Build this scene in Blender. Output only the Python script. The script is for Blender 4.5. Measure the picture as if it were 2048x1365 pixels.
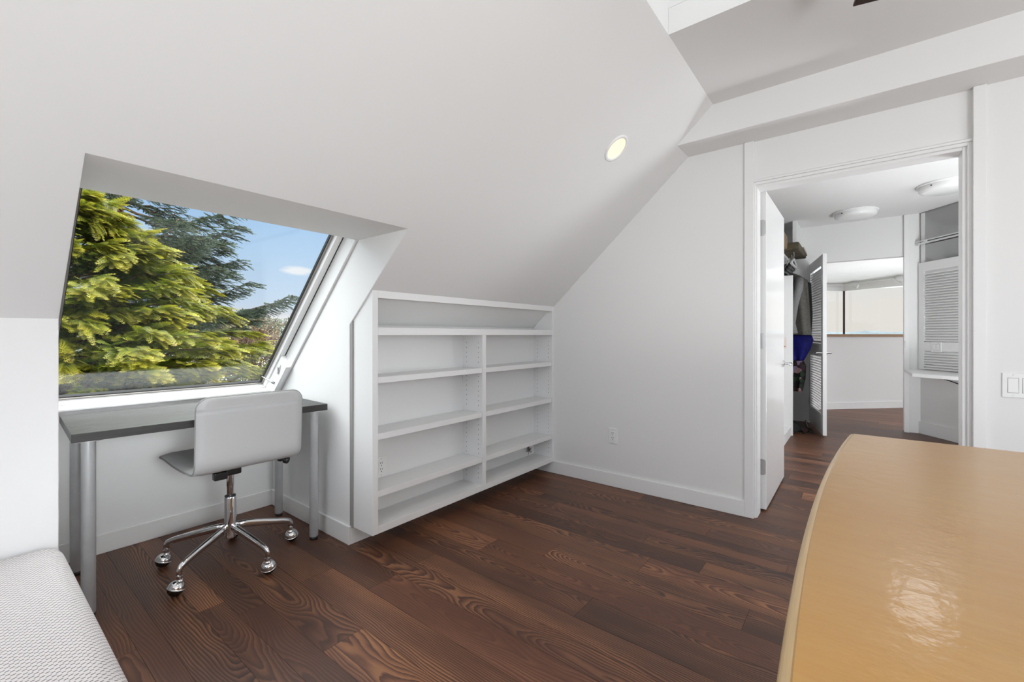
import bpy, bmesh, math, random
import numpy as np
from mathutils import Vector, Matrix
PI = math.pi
random.seed(7)
for o in list(bpy.data.objects): bpy.data.objects.remove(o)
scn = bpy.context.scene
COL = scn.collection

# ------------------------------------------------------------------ camera
H = 1.12
TH = math.radians(38.27)
fwd = Vector((math.cos(TH), math.sin(TH), 0))
cd = bpy.data.cameras.new('camera'); cam = bpy.data.objects.new('camera', cd); COL.objects.link(cam)
cd.sensor_width = 36.0; cd.lens = 882.0 / 2048.0 * 36.0
cd.shift_y = -(682.5 - 670.0) / 2048.0
cd.clip_start = 0.02; cd.clip_end = 3000
cam.location = (0, 0, H); cam.rotation_euler = fwd.to_track_quat('-Z', 'Y').to_euler()
scn.camera = cam

# ------------------------------------------------------------------ world
def N(nt, t, **kw):
    n = nt.nodes.new(t)
    for k, v in kw.items(): setattr(n, k, v)
    return n
def setin(n, **kw):
    for k, v in kw.items():
        n.inputs[k.replace('_', ' ')].default_value = v
    return n
def ramp(nt, src, stops, interp='LINEAR'):
    r = N(nt, 'ShaderNodeValToRGB'); r.color_ramp.interpolation = interp
    e = r.color_ramp.elements
    while len(e) < len(stops): e.new(0.5)
    for i, (p, c) in enumerate(stops):
        e[i].position = p; e[i].color = (*c, 1) if len(c) == 3 else c
    nt.links.new(src, r.inputs[0]); return r
def math_(nt, op, a, b=None, c=None):
    m = N(nt, 'ShaderNodeMath', operation=op)
    for i, v in enumerate((a, b, c)):
        if v is None: continue
        if isinstance(v, (int, float)): m.inputs[i].default_value = v
        else: nt.links.new(v, m.inputs[i])
    return m.outputs[0]
def mix(nt, fac, a, b, blend='MIX'):
    m = N(nt, 'ShaderNodeMix', data_type='RGBA', blend_type=blend)
    for i, v in ((0, fac), (6, a), (7, b)):
        if isinstance(v, (int, float)): m.inputs[i].default_value = v
        elif isinstance(v, tuple): m.inputs[i].default_value = (*v, 1) if len(v) == 3 else v
        else: nt.links.new(v, m.inputs[i])
    return m.outputs[2]
def s2l(*c):
    return tuple(((v / 255) / 12.92 if v / 255 < .04045 else ((v / 255 + .055) / 1.055) ** 2.4) for v in c)

w = bpy.data.worlds.new('sky'); scn.world = w; w.use_nodes = True
nt = w.node_tree; nt.nodes.clear()
tc = N(nt, 'ShaderNodeTexCoord')
sep = N(nt, 'ShaderNodeSeparateXYZ'); nt.links.new(tc.outputs['Generated'], sep.inputs[0])
rp = ramp(nt, sep.outputs['Z'], [(0.0, s2l(225, 222, 222)), (0.035, s2l(228, 226, 228)), (0.06, s2l(205, 222, 242)),
                                 (0.16, s2l(184, 213, 243)), (0.35, s2l(140, 187, 238)), (0.8, s2l(88, 140, 215))])
# warm haze low over the water (+X)
hz = math_(nt, 'MULTIPLY', ramp(nt, sep.outputs['X'], [(0.86, (0, 0, 0)), (0.97, (1, 1, 1))]).outputs[0],
           ramp(nt, sep.outputs['Z'], [(0.06, (1, 1, 1)), (0.2, (0, 0, 0))]).outputs[0])
c0 = mix(nt, hz, rp.outputs[0], s2l(232, 225, 219))
mp = N(nt, 'ShaderNodeMapping'); mp.inputs['Scale'].default_value = (5, 5, 16)
nt.links.new(tc.outputs['Generated'], mp.inputs[0])
nz = N(nt, 'ShaderNodeTexNoise'); setin(nz, Scale=1.6, Detail=6, Roughness=.55); nt.links.new(mp.outputs[0], nz.inputs['Vector'])
# a small cumulus and low haze bank
def blob(d, sx):
    dv = Vector(d).normalized()
    sb = N(nt, 'ShaderNodeVectorMath', operation='SUBTRACT'); nt.links.new(tc.outputs['Generated'], sb.inputs[0]); sb.inputs[1].default_value = dv
    ml = N(nt, 'ShaderNodeVectorMath', operation='MULTIPLY'); nt.links.new(sb.outputs[0], ml.inputs[0]); ml.inputs[1].default_value = sx
    ln = N(nt, 'ShaderNodeVectorMath', operation='LENGTH'); nt.links.new(ml.outputs[0], ln.inputs[0])
    v = math_(nt, 'SUBTRACT', 1.0, ln.outputs['Value'])
    v = math_(nt, 'ADD', v, math_(nt, 'MULTIPLY', math_(nt, 'SUBTRACT', nz.outputs[0], .5), 1.8))
    return ramp(nt, v, [(0.15, (0, 0, 0)), (0.6, (1, 1, 1))]).outputs[0]
def pdir(px, py):
    r = (px - 1024) / 882; u = (670 - py) / 882
    return (math.cos(TH) + math.sin(TH) * r, math.sin(TH) - math.cos(TH) * r, u)
cl = blob(pdir(592, 543), (24, 24, 90))
cl2 = blob(pdir(560, 648), (5, 5, 38))
c1 = mix(nt, cl, c0, s2l(240, 242, 248)); c1 = mix(nt, cl2, c1, s2l(236, 236, 244))
# upper sky brightened as an added light source, above the view through the window
sky_fill = ramp(nt, sep.outputs['Z'], [(.27, (0, 0, 0)), (.5, (1, 1, 1))]).outputs[0]
c1 = mix(nt, sky_fill, c1, (5.6, 5.7, 5.8))
bgn = N(nt, 'ShaderNodeBackground'); nt.links.new(c1, bgn.inputs[0]); bgn.inputs[1].default_value = 1.05
ow = N(nt, 'ShaderNodeOutputWorld'); nt.links.new(bgn.outputs[0], ow.inputs[0])

def lamp(name, kind, loc, target=None, **kw):
    d = bpy.data.lights.new(name, kind)
    for k, v in kw.items(): setattr(d, k, v)
    o = bpy.data.objects.new(name, d); COL.objects.link(o); o.location = loc
    if target is not None: o.rotation_euler = (Vector(target) - Vector(loc)).to_track_quat('-Z', 'Y').to_euler()
    return o
lamp('sun', 'SUN', (9, -27, 22), (0, 0, 0), energy=5.0, angle=.01, color=(1, .94, .83))
# area lights added in place of daylight, at assumed openings behind the camera
DAY = (.93, .965, 1)
lamp('gable_fill', 'AREA', (-2.85, 0.6, 1.4), (0, 0.6, 1.4), energy=31, shape='RECTANGLE', size=2.6, size_y=1.9, color=DAY)
lamp('rear_fill', 'AREA', (.1, -2.65, 1.3), (.1, 0, 1.3), energy=30, shape='RECTANGLE', size=3.2, size_y=1.8, color=DAY)
lamp('daylight_skylight', 'AREA', (1.45, 0.05, 3.04), (1.45, 0.05, 0), energy=5, shape='RECTANGLE', size=1.1, size_y=1.1, color=DAY)  # area light stands in for the sky, under the opaque lid
lamp('fill_behind_camera', 'AREA', (.0, -1.6, 1.3), (.8, 3.05, .35), energy=1.7, shape='DISK', size=.7, spread=math.radians(26), color=DAY)  # added area light, no lamp there; lifts the wall under the desk
lamp('flat_ceiling_fill', 'AREA', (-.1, -1.9, .5), (1.3, -.6, 2.4), energy=40, shape='DISK', size=.8, color=DAY)  # added area light washing the flat ceiling, no lamp stands here
lamp('recessed_spot_over_floor', 'SPOT', (2.25, 1.03, 2.10), (2.1, .9, 0), energy=5, spot_size=math.radians(120), spot_blend=1.0, shadow_soft_size=.06, color=(1, .92, .82))
lamp('hall_downlight', 'AREA', (4.45, -.35, 2.485), (4.45, -.35, 0), energy=2.2, shape='RECTANGLE', size=.5, size_y=.25, color=DAY)
lamp('hall_fill', 'AREA', (4.3, -1.5, .5), (4.9, -.6, 2.5), energy=46, shape='DISK', size=.8, color=DAY)  # added area light out of view, brightens the hall ceiling
lamp('hall_side_window', 'AREA', (4.7, -2.35, 1.4), (4.7, 0, 1.3), energy=22, shape='RECTANGLE', size=2.0, size_y=1.6, color=DAY)
lamp('far_room_fill', 'AREA', (9.6, -3.2, 1.6), (9.6, 0, 1.9), energy=34, shape='RECTANGLE', size=5, size_y=1.7, color=DAY)  # added area light before a closed wall, brightens the far room
lamp('far_ceiling_fill', 'AREA', (10.8, -.6, .4), (10.8, -.6, 3), energy=58, shape='RECTANGLE', size=3, size_y=2, color=DAY)  # added area light hidden behind the half wall, brightens the far ceiling

vs = scn.view_settings
vs.view_transform = 'Standard'; vs.look = 'None'; vs.exposure = 0.0; vs.gamma = 1; vs.use_curve_mapping = False

# ------------------------------------------------------------------ materials
def mat(name, col=(.8, .8, .8), rough=.5, metal=0, spec=.5, coat=0, **kw):
    m = bpy.data.materials.new(name); m.use_nodes = True
    b = m.node_tree.nodes['Principled BSDF']
    b.inputs['Base Color'].default_value = (*col, 1); b.inputs['Roughness'].default_value = rough
    b.inputs['Metallic'].default_value = metal; b.inputs['Specular IOR Level'].default_value = spec
    b.inputs['Coat Weight'].default_value = coat; b.inputs['Coat Roughness'].default_value = .1
    for k, v in kw.items(): b.inputs[k].default_value = v
    return m
def nodes(m): return m.node_tree, m.node_tree.nodes['Principled BSDF']
def bump(m, scale, strength, dist=.002, detail=3, coords='Object', mscale=(1, 1, 1), var=0):
    nt, b = nodes(m); tc = N(nt, 'ShaderNodeTexCoord'); mp = N(nt, 'ShaderNodeMapping'); mp.inputs['Scale'].default_value = mscale
    nt.links.new(tc.outputs[coords], mp.inputs[0])
    n = N(nt, 'ShaderNodeTexNoise'); setin(n, Scale=scale, Detail=detail); nt.links.new(mp.outputs[0], n.inputs['Vector'])
    bp = N(nt, 'ShaderNodeBump'); setin(bp, Strength=strength, Distance=dist); nt.links.new(n.outputs[0], bp.inputs['Height'])
    nt.links.new(bp.outputs[0], b.inputs['Normal'])
    if var:
        c = b.inputs['Base Color'].default_value[:3]
        r = ramp(nt, n.outputs[0], [(.3, tuple(v * (1 - var) for v in c)), (.7, tuple(min(1, v * (1 + var)) for v in c))])
        nt.links.new(r.outputs[0], b.inputs['Base Color'])
    return m
PAINT = bump(mat('wall_paint', (.80, .797, .788), .6, spec=.3), 180, .08, .001)
CEILP = bump(mat('ceiling_paint', (.765, .762, .752), .7, spec=.25), 150, .08, .001)
TRIM = bump(mat('trim_paint', (.83, .828, .82), .35), 60, .04, .001)
SHELFP = bump(mat('bookcase_paint', (.82, .818, .81), .38), 40, .06, .001, mscale=(.3, 4, 4))
DOORP = bump(mat('door_paint', (.80, .8, .795), .16), 30, .03, .001)
CHROME = bump(mat('chrome', (.75, .75, .76), .08, 1), 20, .02)
STEEL = bump(mat('brushed_steel', (.5, .5, .5), .32, 1), 40, .05)
LEGM = bump(mat('silver_leg_lacquer', (.50, .51, .52), .34, .35), 14, .05, var=.06)
BLACKP = bump(mat('black_plastic', (.012, .012, .012), .35), 90, .1)
BRONZE = bump(mat('wheel_dark_brown', (.02, .013, .01), .25), 30, .03)
LEATHER = bump(mat('light_grey_leather', (.44, .437, .433), .42), 420, .12, .0006, var=.015)
LEATHERD = bump(mat('grey_leather_piping', (.24, .237, .23), .5), 300, .1, .0006)
PLASTW = bump(mat('white_plastic', (.84, .84, .83), .3), 30, .02)
DARK = mat('dark_slot', (.01, .01, .01), .6)
GAPG = bump(mat('grey_shadow_gap', (.30, .29, .28), .7), 30, .05)  # flat grey painted in for the shade of narrow gaps
RUBBER = mat('black_rubber_gasket', (.012, .012, .012), .5)
ALU = bump(mat('aluminium_bead', (.36, .34, .32), .35, .8), 30, .03)
WOODSILL = bump(mat('oiled_wood_sill', (.30, .17, .075), .4), 20, .1, mscale=(1, 20, 20), var=.2)
CABLEM = mat('black_cable', (.01, .01, .01), .4)

def glass_mat(name, tint=(1, 1, 1), refl=1.0):
    m = bpy.data.materials.new(name); m.use_nodes = True; nt = m.node_tree; nt.nodes.clear()
    tr = N(nt, 'ShaderNodeBsdfTransparent'); tr.inputs[0].default_value = (*tint, 1)
    gl = N(nt, 'ShaderNodeBsdfGlossy'); gl.inputs['Roughness'].default_value = .01
    ge = N(nt, 'ShaderNodeNewGeometry'); dp = N(nt, 'ShaderNodeVectorMath', operation='DOT_PRODUCT')
    nt.links.new(ge.outputs['Normal'], dp.inputs[0]); nt.links.new(ge.outputs['Incoming'], dp.inputs[1])
    cs = math_(nt, 'SUBTRACT', 1.0, math_(nt, 'ABSOLUTE', dp.outputs['Value']))
    f = math_(nt, 'MULTIPLY', math_(nt, 'ADD', .04, math_(nt, 'MULTIPLY', math_(nt, 'POWER', cs, 5), .96)), refl)
    mx = N(nt, 'ShaderNodeMixShader'); nt.links.new(f, mx.inputs[0]); nt.links.new(tr.outputs[0], mx.inputs[1]); nt.links.new(gl.outputs[0], mx.inputs[2])
    o = N(nt, 'ShaderNodeOutputMaterial'); nt.links.new(mx.outputs[0], o.inputs[0]); return m
GLASS = glass_mat('window_glass', (.97, .985, .98), 1.0)

def floor_mat():
    m = mat('stained_fir_planks', rough=.3); nt, b = nodes(m)
    uv = N(nt, 'ShaderNodeUVMap'); uv.uv_map = 'UVMap'
    at = N(nt, 'ShaderNodeAttribute'); at.attribute_name = 'plank'
    s = N(nt, 'ShaderNodeSeparateXYZ'); nt.links.new(uv.outputs[0], s.inputs[0])     # x = metres along, y = metres across from plank centre
    a = N(nt, 'ShaderNodeSeparateColor'); nt.links.new(at.outputs['Color'], a.inputs[0])   # tone, heart offset, contrast ; alpha seed
    seed = math_(nt, 'MULTIPLY', at.outputs['Alpha'], 37.0)
    u = s.outputs['X']; v = s.outputs['Y']
    def comb(x, y, z):
        c = N(nt, 'ShaderNodeCombineXYZ')
        for i, q in enumerate((x, y, z)):
            if isinstance(q, (int, float)): c.inputs[i].default_value = q
            else: nt.links.new(q, c.inputs[i])
        return c.outputs[0]
    def noise(vec, sc, det=3, ro=.5):
        n = N(nt, 'ShaderNodeTexNoise'); setin(n, Scale=sc, Detail=det, Roughness=ro); nt.links.new(vec, n.inputs['Vector']); return n.outputs[0]
    big = noise(comb(math_(nt, 'MULTIPLY', u, 1.1), math_(nt, 'MULTIPLY', v, 3), seed), 1.0, 2.5)
    fine = noise(comb(math_(nt, 'MULTIPLY', u, 5), math_(nt, 'MULTIPLY', v, 26), seed), 1.0, 3)
    vo = math_(nt, 'SUBTRACT', v, math_(nt, 'MULTIPLY', math_(nt, 'SUBTRACT', a.outputs[1], .3), .32))
    h = math_(nt, 'ADD', .008, math_(nt, 'MULTIPLY', math_(nt, 'SUBTRACT', big, .3), .26))
    rr = math_(nt, 'SQRT', math_(nt, 'ADD', math_(nt, 'MULTIPLY', vo, vo), math_(nt, 'MULTIPLY', h, h)))
    rr = math_(nt, 'ADD', rr, math_(nt, 'MULTIPLY', fine, .010))
    ph = math_(nt, 'FRACT', math_(nt, 'MULTIPLY', rr, 128))
    # earlywood fades into a dark latewood line
    ring = ramp(nt, ph, [(0.0, (1, 1, 1)), (.22, (.8, .8, .8)), (.62, (.12, .12, .12)), (.86, (0, 0, 0)), (1.0, (.9, .9, .9))])
    stain = noise(comb(math_(nt, 'MULTIPLY', u, .9), math_(nt, 'MULTIPLY', v, 5), math_(nt, 'ADD', seed, 9)), 1.6, 3)
    fib = noise(comb(math_(nt, 'MULTIPLY', u, 10), math_(nt, 'MULTIPLY', v, 420), seed), 1, 2)
    base = ramp(nt, a.outputs[0], [(0.0, s2l(64, 38, 28)), (.35, s2l(80, 48, 35)), (.7, s2l(96, 58, 42)), (1, s2l(126, 80, 56))]).outputs[0]
    light = mix(nt, a.outputs[0], s2l(150, 102, 70), s2l(190, 134, 90))
    con = math_(nt, 'MULTIPLY', a.outputs[2], ramp(nt, stain, [(.34, (.12, .12, .12)), (.66, (1, 1, 1))]).outputs[0])
    fac = math_(nt, 'MULTIPLY', ring.outputs[0], con)
    col = mix(nt, fac, base, light)
    dk = math_(nt, 'MULTIPLY', ramp(nt, ph, [(.6, (0, 0, 0)), (.88, (1, 1, 1)), (1, (0, 0, 0))]).outputs[0], math_(nt, 'MULTIPLY', a.outputs[2], .55))
    col = mix(nt, dk, col, s2l(46, 29, 24))
    col = mix(nt, math_(nt, 'MULTIPLY', ramp(nt, fib, [(.35, (1, 1, 1)), (.6, (0, 0, 0))]).outputs[0], .22), col, s2l(50, 32, 26))
    hs = N(nt, 'ShaderNodeHueSaturation'); hs.inputs['Saturation'].default_value = 1.0
    nt.links.new(math_(nt, 'ADD', .86, math_(nt, 'MULTIPLY', stain, .28)), hs.inputs['Value']); nt.links.new(col, hs.inputs['Color'])
    nt.links.new(hs.outputs[0], b.inputs['Base Color'])
    nt.links.new(math_(nt, 'ADD', .36, math_(nt, 'MULTIPLY', stain, .18)), b.inputs['Roughness'])
    bp = N(nt, 'ShaderNodeBump'); setin(bp, Strength=.18, Distance=.0008)
    nt.links.new(math_(nt, 'ADD', ring.outputs[0], math_(nt, 'MULTIPLY', fib, .6)), bp.inputs['Height']); nt.links.new(bp.outputs[0], b.inputs['Normal'])
    b.inputs['Specular IOR Level'].default_value = .5
    return m
FLOORM = floor_mat()

def varnish_mat():
    m = mat('yellow_varnished_wood', rough=.34, coat=.35); nt, b = nodes(m)
    tc = N(nt, 'ShaderNodeTexCoord')
    def nz(ms, sc, det, ro=.55):
        mp = N(nt, 'ShaderNodeMapping'); mp.inputs['Scale'].default_value = ms; nt.links.new(tc.outputs['Object'], mp.inputs[0])
        n = N(nt, 'ShaderNodeTexNoise'); setin(n, Scale=sc, Detail=det, Roughness=ro); nt.links.new(mp.outputs[0], n.inputs['Vector']); return n.outputs[0]
    big = nz((1, 1.4, 1), 1.7, 4); gr = nz((30, 2.2, 3), 2.2, 5, .65); fine = nz((90, 8, 8), 2, 3)
    c = ramp(nt, big, [(.3, s2l(180, 130, 58)), (.5, s2l(184, 140, 74)), (.7, s2l(184, 146, 92))]).outputs[0]
    c = mix(nt, math_(nt, 'MULTIPLY', ramp(nt, gr, [(.35, (1, 1, 1)), (.62, (0, 0, 0))]).outputs[0], .22), c, s2l(170, 114, 50))
    c = mix(nt, math_(nt, 'MULTIPLY', fine, .16), c, s2l(222, 184, 120))
    sp = N(nt, 'ShaderNodeTexVoronoi'); sp.inputs['Scale'].default_value = 2.6; nt.links.new(tc.outputs['Object'], sp.inputs['Vector'])
    c = mix(nt, math_(nt, 'MULTIPLY', ramp(nt, sp.outputs['Distance'], [(.018, (1, 1, 1)), (.035, (0, 0, 0))]).outputs[0], .5), c, s2l(110, 80, 50))
    nt.links.new(c, b.inputs['Base Color'])
    b1 = N(nt, 'ShaderNodeBump'); setin(b1, Strength=.22, Distance=.004); nt.links.new(nz((1, 1, 1), 34, 3), b1.inputs['Height'])
    b2 = N(nt, 'ShaderNodeBump'); setin(b2, Strength=.10, Distance=.001); nt.links.new(gr, b2.inputs['Height']); nt.links.new(b1.outputs[0], b2.inputs['Normal'])
    nt.links.new(b2.outputs[0], b.inputs['Normal']); nt.links.new(b2.outputs[0], b.inputs['Coat Normal'])
    return m
VARN = varnish_mat()
EDGEM = bump(mat('pale_edge_band', s2l(206, 176, 130), .35), 8, .1, mscale=(1, 1, 60), var=.12)

def fabric_mat():
    m = mat('white_woven_fabric', rough=.85, spec=.15); nt, b = nodes(m)
    tc = N(nt, 'ShaderNodeTexCoord'); s = N(nt, 'ShaderNodeSeparateXYZ'); nt.links.new(tc.outputs['UV'], s.inputs[0])
    nz = N(nt, 'ShaderNodeTexNoise'); setin(nz, Scale=60, Detail=2); nt.links.new(tc.outputs['UV'], nz.inputs['Vector'])
    cw, rh = .0145, .0078
    j = math_(nt, 'MULTIPLY', math_(nt, 'SUBTRACT', nz.outputs[0], .5), .006)
    v = math_(nt, 'DIVIDE', math_(nt, 'ADD', s.outputs['Y'], math_(nt, 'MULTIPLY', j, .5)), rh); row = math_(nt, 'FLOOR', v); fv = math_(nt, 'FRACT', v)
    off = math_(nt, 'MULTIPLY', math_(nt, 'PINGPONG', row, 1), .5)
    uu = math_(nt, 'ADD', math_(nt, 'DIVIDE', math_(nt, 'ADD', s.outputs['X'], j), cw), off); fu = math_(nt, 'FRACT', uu)
    # slanted dash
    fvs = math_(nt, 'SUBTRACT', fv, math_(nt, 'MULTIPLY', math_(nt, 'SUBTRACT', fu, .5), .45))
    du = math_(nt, 'ABSOLUTE', math_(nt, 'SUBTRACT', fu, .5)); dv = math_(nt, 'ABSOLUTE', math_(nt, 'SUBTRACT', fvs, .5))
    mask = math_(nt, 'MULTIPLY', ramp(nt, du, [(.20, (1, 1, 1)), (.30, (0, 0, 0))]).outputs[0], ramp(nt, dv, [(.12, (1, 1, 1)), (.24, (0, 0, 0))]).outputs[0])
    c = mix(nt, math_(nt, 'MULTIPLY', mask, .95), s2l(216, 211, 210), s2l(104, 98, 100))
    nt.links.new(c, b.inputs['Base Color'])
    wv = N(nt, 'ShaderNodeTexNoise'); setin(wv, Scale=900, Detail=1); nt.links.new(tc.outputs['UV'], wv.inputs['Vector'])
    bp = N(nt, 'ShaderNodeBump'); setin(bp, Strength=.5, Distance=.002)
    nt.links.new(math_(nt, 'SUBTRACT', math_(nt, 'MULTIPLY', wv.outputs[0], .4), mask), bp.inputs['Height']); nt.links.new(bp.outputs[0], b.inputs['Normal'])
    return m
FABRIC = fabric_mat()

def desk_mat():
    m = mat('black_brown_desk_laminate', rough=.42, spec=.6); nt, b = nodes(m)
    tc = N(nt, 'ShaderNodeTexCoord'); mp = N(nt, 'ShaderNodeMapping'); mp.inputs['Scale'].default_value = (3, 60, 60); nt.links.new(tc.outputs['Object'], mp.inputs[0])
    n = N(nt, 'ShaderNodeTexNoise'); setin(n, Scale=1.5, Detail=4); nt.links.new(mp.outputs[0], n.inputs['Vector'])
    r = ramp(nt, n.outputs[0], [(.3, (.010, .009, .008)), (.7, (.030, .027, .025))]); nt.links.new(r.outputs[0], b.inputs['Base Color'])
    r2 = ramp(nt, n.outputs[0], [(.3, (.34, .34, .34)), (.7, (.48, .48, .48))]); nt.links.new(r2.outputs[0], b.inputs['Roughness'])
    bp = N(nt, 'ShaderNodeBump'); setin(bp, Strength=.1, Distance=.0005); nt.links.new(n.outputs[0], bp.inputs['Height']); nt.links.new(bp.outputs[0], b.inputs['Normal'])
    return m
DESKM = desk_mat()

# ------------------------------------------------------------------ mesh helpers
def tag(o, label=None, cat=None, group=None, kind=None):
    if label: o['label'] = label
    if cat: o['category'] = cat
    if group: o['group'] = group
    if kind: o['kind'] = kind
    return o
def empty(name, loc=(0, 0, 0), rz=0, label=None, cat=None, group=None, kind=None, parent=None):
    o = bpy.data.objects.new(name, None); COL.objects.link(o); o.location = loc; o.rotation_euler = (0, 0, rz); o.empty_display_size = .1
    if parent: o.parent = parent
    return tag(o, label, cat, group, kind)
def obj(name, bm, m, parent=None, smooth=False, bevel=0, seg=2, kind=None, label=None, cat=None, group=None, loc=None, autosmooth=None):
    me = bpy.data.meshes.new(name)
    if isinstance(bm, bmesh.types.BMesh):
        bmesh.ops.recalc_face_normals(bm, faces=bm.faces); bm.to_mesh(me); bm.free()
    else: me = bm
    for k in (m if isinstance(m, (list, tuple)) else [m]): me.materials.append(k)
    if smooth or autosmooth:
        for p in me.polygons: p.use_smooth = True
        if autosmooth:
            try: me.set_sharp_from_angle(angle=math.radians(autosmooth))
            except Exception: pass
    o = bpy.data.objects.new(name, me); COL.objects.link(o)
    if parent: o.parent = parent
    if loc is not None: o.location = loc
    if bevel:
        b = o.modifiers.new('bevel', 'BEVEL'); b.width = bevel; b.segments = seg; b.limit_method = 'ANGLE'; b.angle_limit = math.radians(40)
    return tag(o, label, cat, group, kind)
def struct(name, bm, m, **kw): return obj(name, bm, m, kind='structure', **kw)
def box(bm, x0, x1, y0, y1, z0, z1, mt=0):
    vs = [bm.verts.new((x, y, z)) for z in (z0, z1) for x, y in ((x0, y0), (x1, y0), (x1, y1), (x0, y1))]
    for f in ((0, 3, 2, 1), (4, 5, 6, 7), (0, 1, 5, 4), (1, 2, 6, 5), (2, 3, 7, 6), (3, 0, 4, 7)):
        bm.faces.new([vs[i] for i in f]).material_index = mt
    return bm
def B(*a): bm = bmesh.new(); return box(bm, *a)
def prism(bm, pts, axis, a, b):
    """pts in the plane across axis ('x': (y,z), 'y': (x,z), 'z': (x,y)), from a to b along it"""
    def P(p, t): return {'x': (t, p[0], p[1]), 'y': (p[0], t, p[1]), 'z': (p[0], p[1], t)}[axis]
    v0 = [bm.verts.new(P(p, a)) for p in pts]; v1 = [bm.verts.new(P(p, b)) for p in pts]
    bm.faces.new(v0); bm.faces.new(v1[::-1]); n = len(pts)
    for i in range(n): bm.faces.new((v0[i], v0[(i + 1) % n], v1[(i + 1) % n], v1[i]))
    return bm
def PR(pts, axis, a, b): return prism(bmesh.new(), pts, axis, a, b)
def tube(bm, pts, r, n=12, cap=True, sx=1.0, sz=1.0, up=None):
    pts = [Vector(p) for p in pts]; rs = r if isinstance(r, (list, tuple)) else [r] * len(pts); rings = []
    pu = None
    for i, p in enumerate(pts):
        t = (pts[min(i + 1, len(pts) - 1)] - pts[max(i - 1, 0)]).normalized()
        if pu is None:
            u0 = Vector(up) if up else (Vector((0, 0, 1)) if abs(t.z) < .9 else Vector((1, 0, 0)))
        else: u0 = pu
        s = t.cross(u0).normalized(); u = s.cross(t).normalized(); pu = u
        rings.append([bm.verts.new(p + (s * math.cos(2 * PI * k / n) * sx + u * math.sin(2 * PI * k / n) * sz) * rs[i]) for k in range(n)])
    for a, b in zip(rings, rings[1:]):
        for k in range(n): bm.faces.new((a[k], a[(k + 1) % n], b[(k + 1) % n], b[k]))
    if cap: bm.faces.new(rings[0][::-1]); bm.faces.new(rings[-1])
    return bm
def lathe(bm, prof, n=32, M=None):
    """prof: (r, z) pairs about z"""
    M = M or Matrix(); rings = []
    for r, z in prof:
        if r < 1e-6: rings.append([bm.verts.new(M @ Vector((0, 0, z)))])
        else: rings.append([bm.verts.new(M @ Vector((r * math.cos(2 * PI * k / n), r * math.sin(2 * PI * k / n), z))) for k in range(n)])
    for a, b in zip(rings, rings[1:]):
        for k in range(n):
            k2 = (k + 1) % n
            if len(a) == 1 and len(b) == 1: continue
            if len(a) == 1: bm.faces.new((a[0], b[k2], b[k]))
            elif len(b) == 1: bm.faces.new((a[k], a[k2], b[0]))
            else: bm.faces.new((a[k], a[k2], b[k2], b[k]))
    return bm
def ray(px, py):
    return Vector(pdir(px, py))
CAMP = Vector((0, 0, H))

# ------------------------------------------------------------------ floor of individual planks
def make_floor():
    rnd = random.Random(3)
    seams = [-2.8]
    known = [.405, .485, .613, .705, .809, .97, 1.13, 1.29, 1.41, 1.528]
    while seams[-1] < known[0] - .16: seams.append(seams[-1] + rnd.choice((.082, .128, .128, .16)))
    seams += known
    while seams[-1] < 15.6: seams.append(seams[-1] + rnd.choice((.082, .128, .128, .16)))
    verts, faces, uvs, cols = [], [], [], []
    Y0, Y1 = -3.2, 3.2
    for x0, x1 in zip(seams, seams[1:]):
        y = Y0 - rnd.random() * 1.5
        near = x1 < 3.3
        while y < Y1:
            L = rnd.uniform(.7, 2.4); a, b = max(y, Y0), min(y + L, Y1); y += L
            if b <= a: continue
            g = .0006
            i = len(verts); verts += [(x0 + g, a + g, 0), (x1 - g, a + g, 0), (x1 - g, b - g, 0), (x0 + g, b - g, 0)]
            faces.append((i, i + 1, i + 2, i + 3))
            xc = (x0 + x1) / 2; su = rnd.random() * 60; fl = rnd.choice((-1, 1))
            q = [(a + su, (x0 - xc) * fl), (a + su, (x1 - xc) * fl), (b + su, (x1 - xc) * fl), (b + su, (x0 - xc) * fl)]
            uvs += q
            tone = min(1, max(0, rnd.gauss(.45, .25)))
            cath = rnd.random() < .42
            cols += [(tone, rnd.uniform(.22, .38) if cath else rnd.choice((rnd.uniform(.65, 1.), rnd.uniform(-.0, .05))), rnd.uniform(.25, 1.0) ** .9, rnd.random())] * 4
    me = bpy.data.meshes.new('floor'); me.from_pydata(verts, [], faces)
    ul = me.uv_layers.new(name='UVMap'); ul.data.foreach_set('uv', np.array(uvs, np.float32).ravel())
    ca = me.color_attributes.new('plank', 'FLOAT_COLOR', 'CORNER'); ca.data.foreach_set('color', np.array(cols, np.float32).ravel())
    struct('floor', me, FLOORM)
    sub = B(-2.9, 15.7, -3.3, 3.3, -.12, -.0025); struct('floor_subfloor', sub, mat('subfloor_dark', (.012, .008, .006), .8))
make_floor()

# ------------------------------------------------------------------ room shell
K = .9; YS, ZS = 1.95, 1.35
def zS(y): return ZS + K * (YS - y)
YR, ZR = .685, zS(.685)            # top edge of the slope
YK = 2.145; ZK = zS(YK)            # knee wall line
X0, XW = -2.8, 3.024
XL, XR_ = .223, 1.315               # window recess
YH = 1.655; ZH = zS(YH)
def slab(bm, x0, x1, y0, y1, t=.12):
    n = Vector((0, K, 1)).normalized() * t
    prism(bm, [(y0, zS(y0)), (y1, zS(y1)), (y1 + n.y, zS(y1) + n.z), (y0 + n.y, zS(y0) + n.z)], 'x', x0, x1)
bm = bmesh.new()
slab(bm, X0 - .1, XL - .0015, YR, YK); slab(bm, XR_ + .0015, XW + .1, YR, YK); slab(bm, XL - .0015, XR_ + .0015, YR, YH)
struct('ceiling_slope', bm, CEILP)
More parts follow.
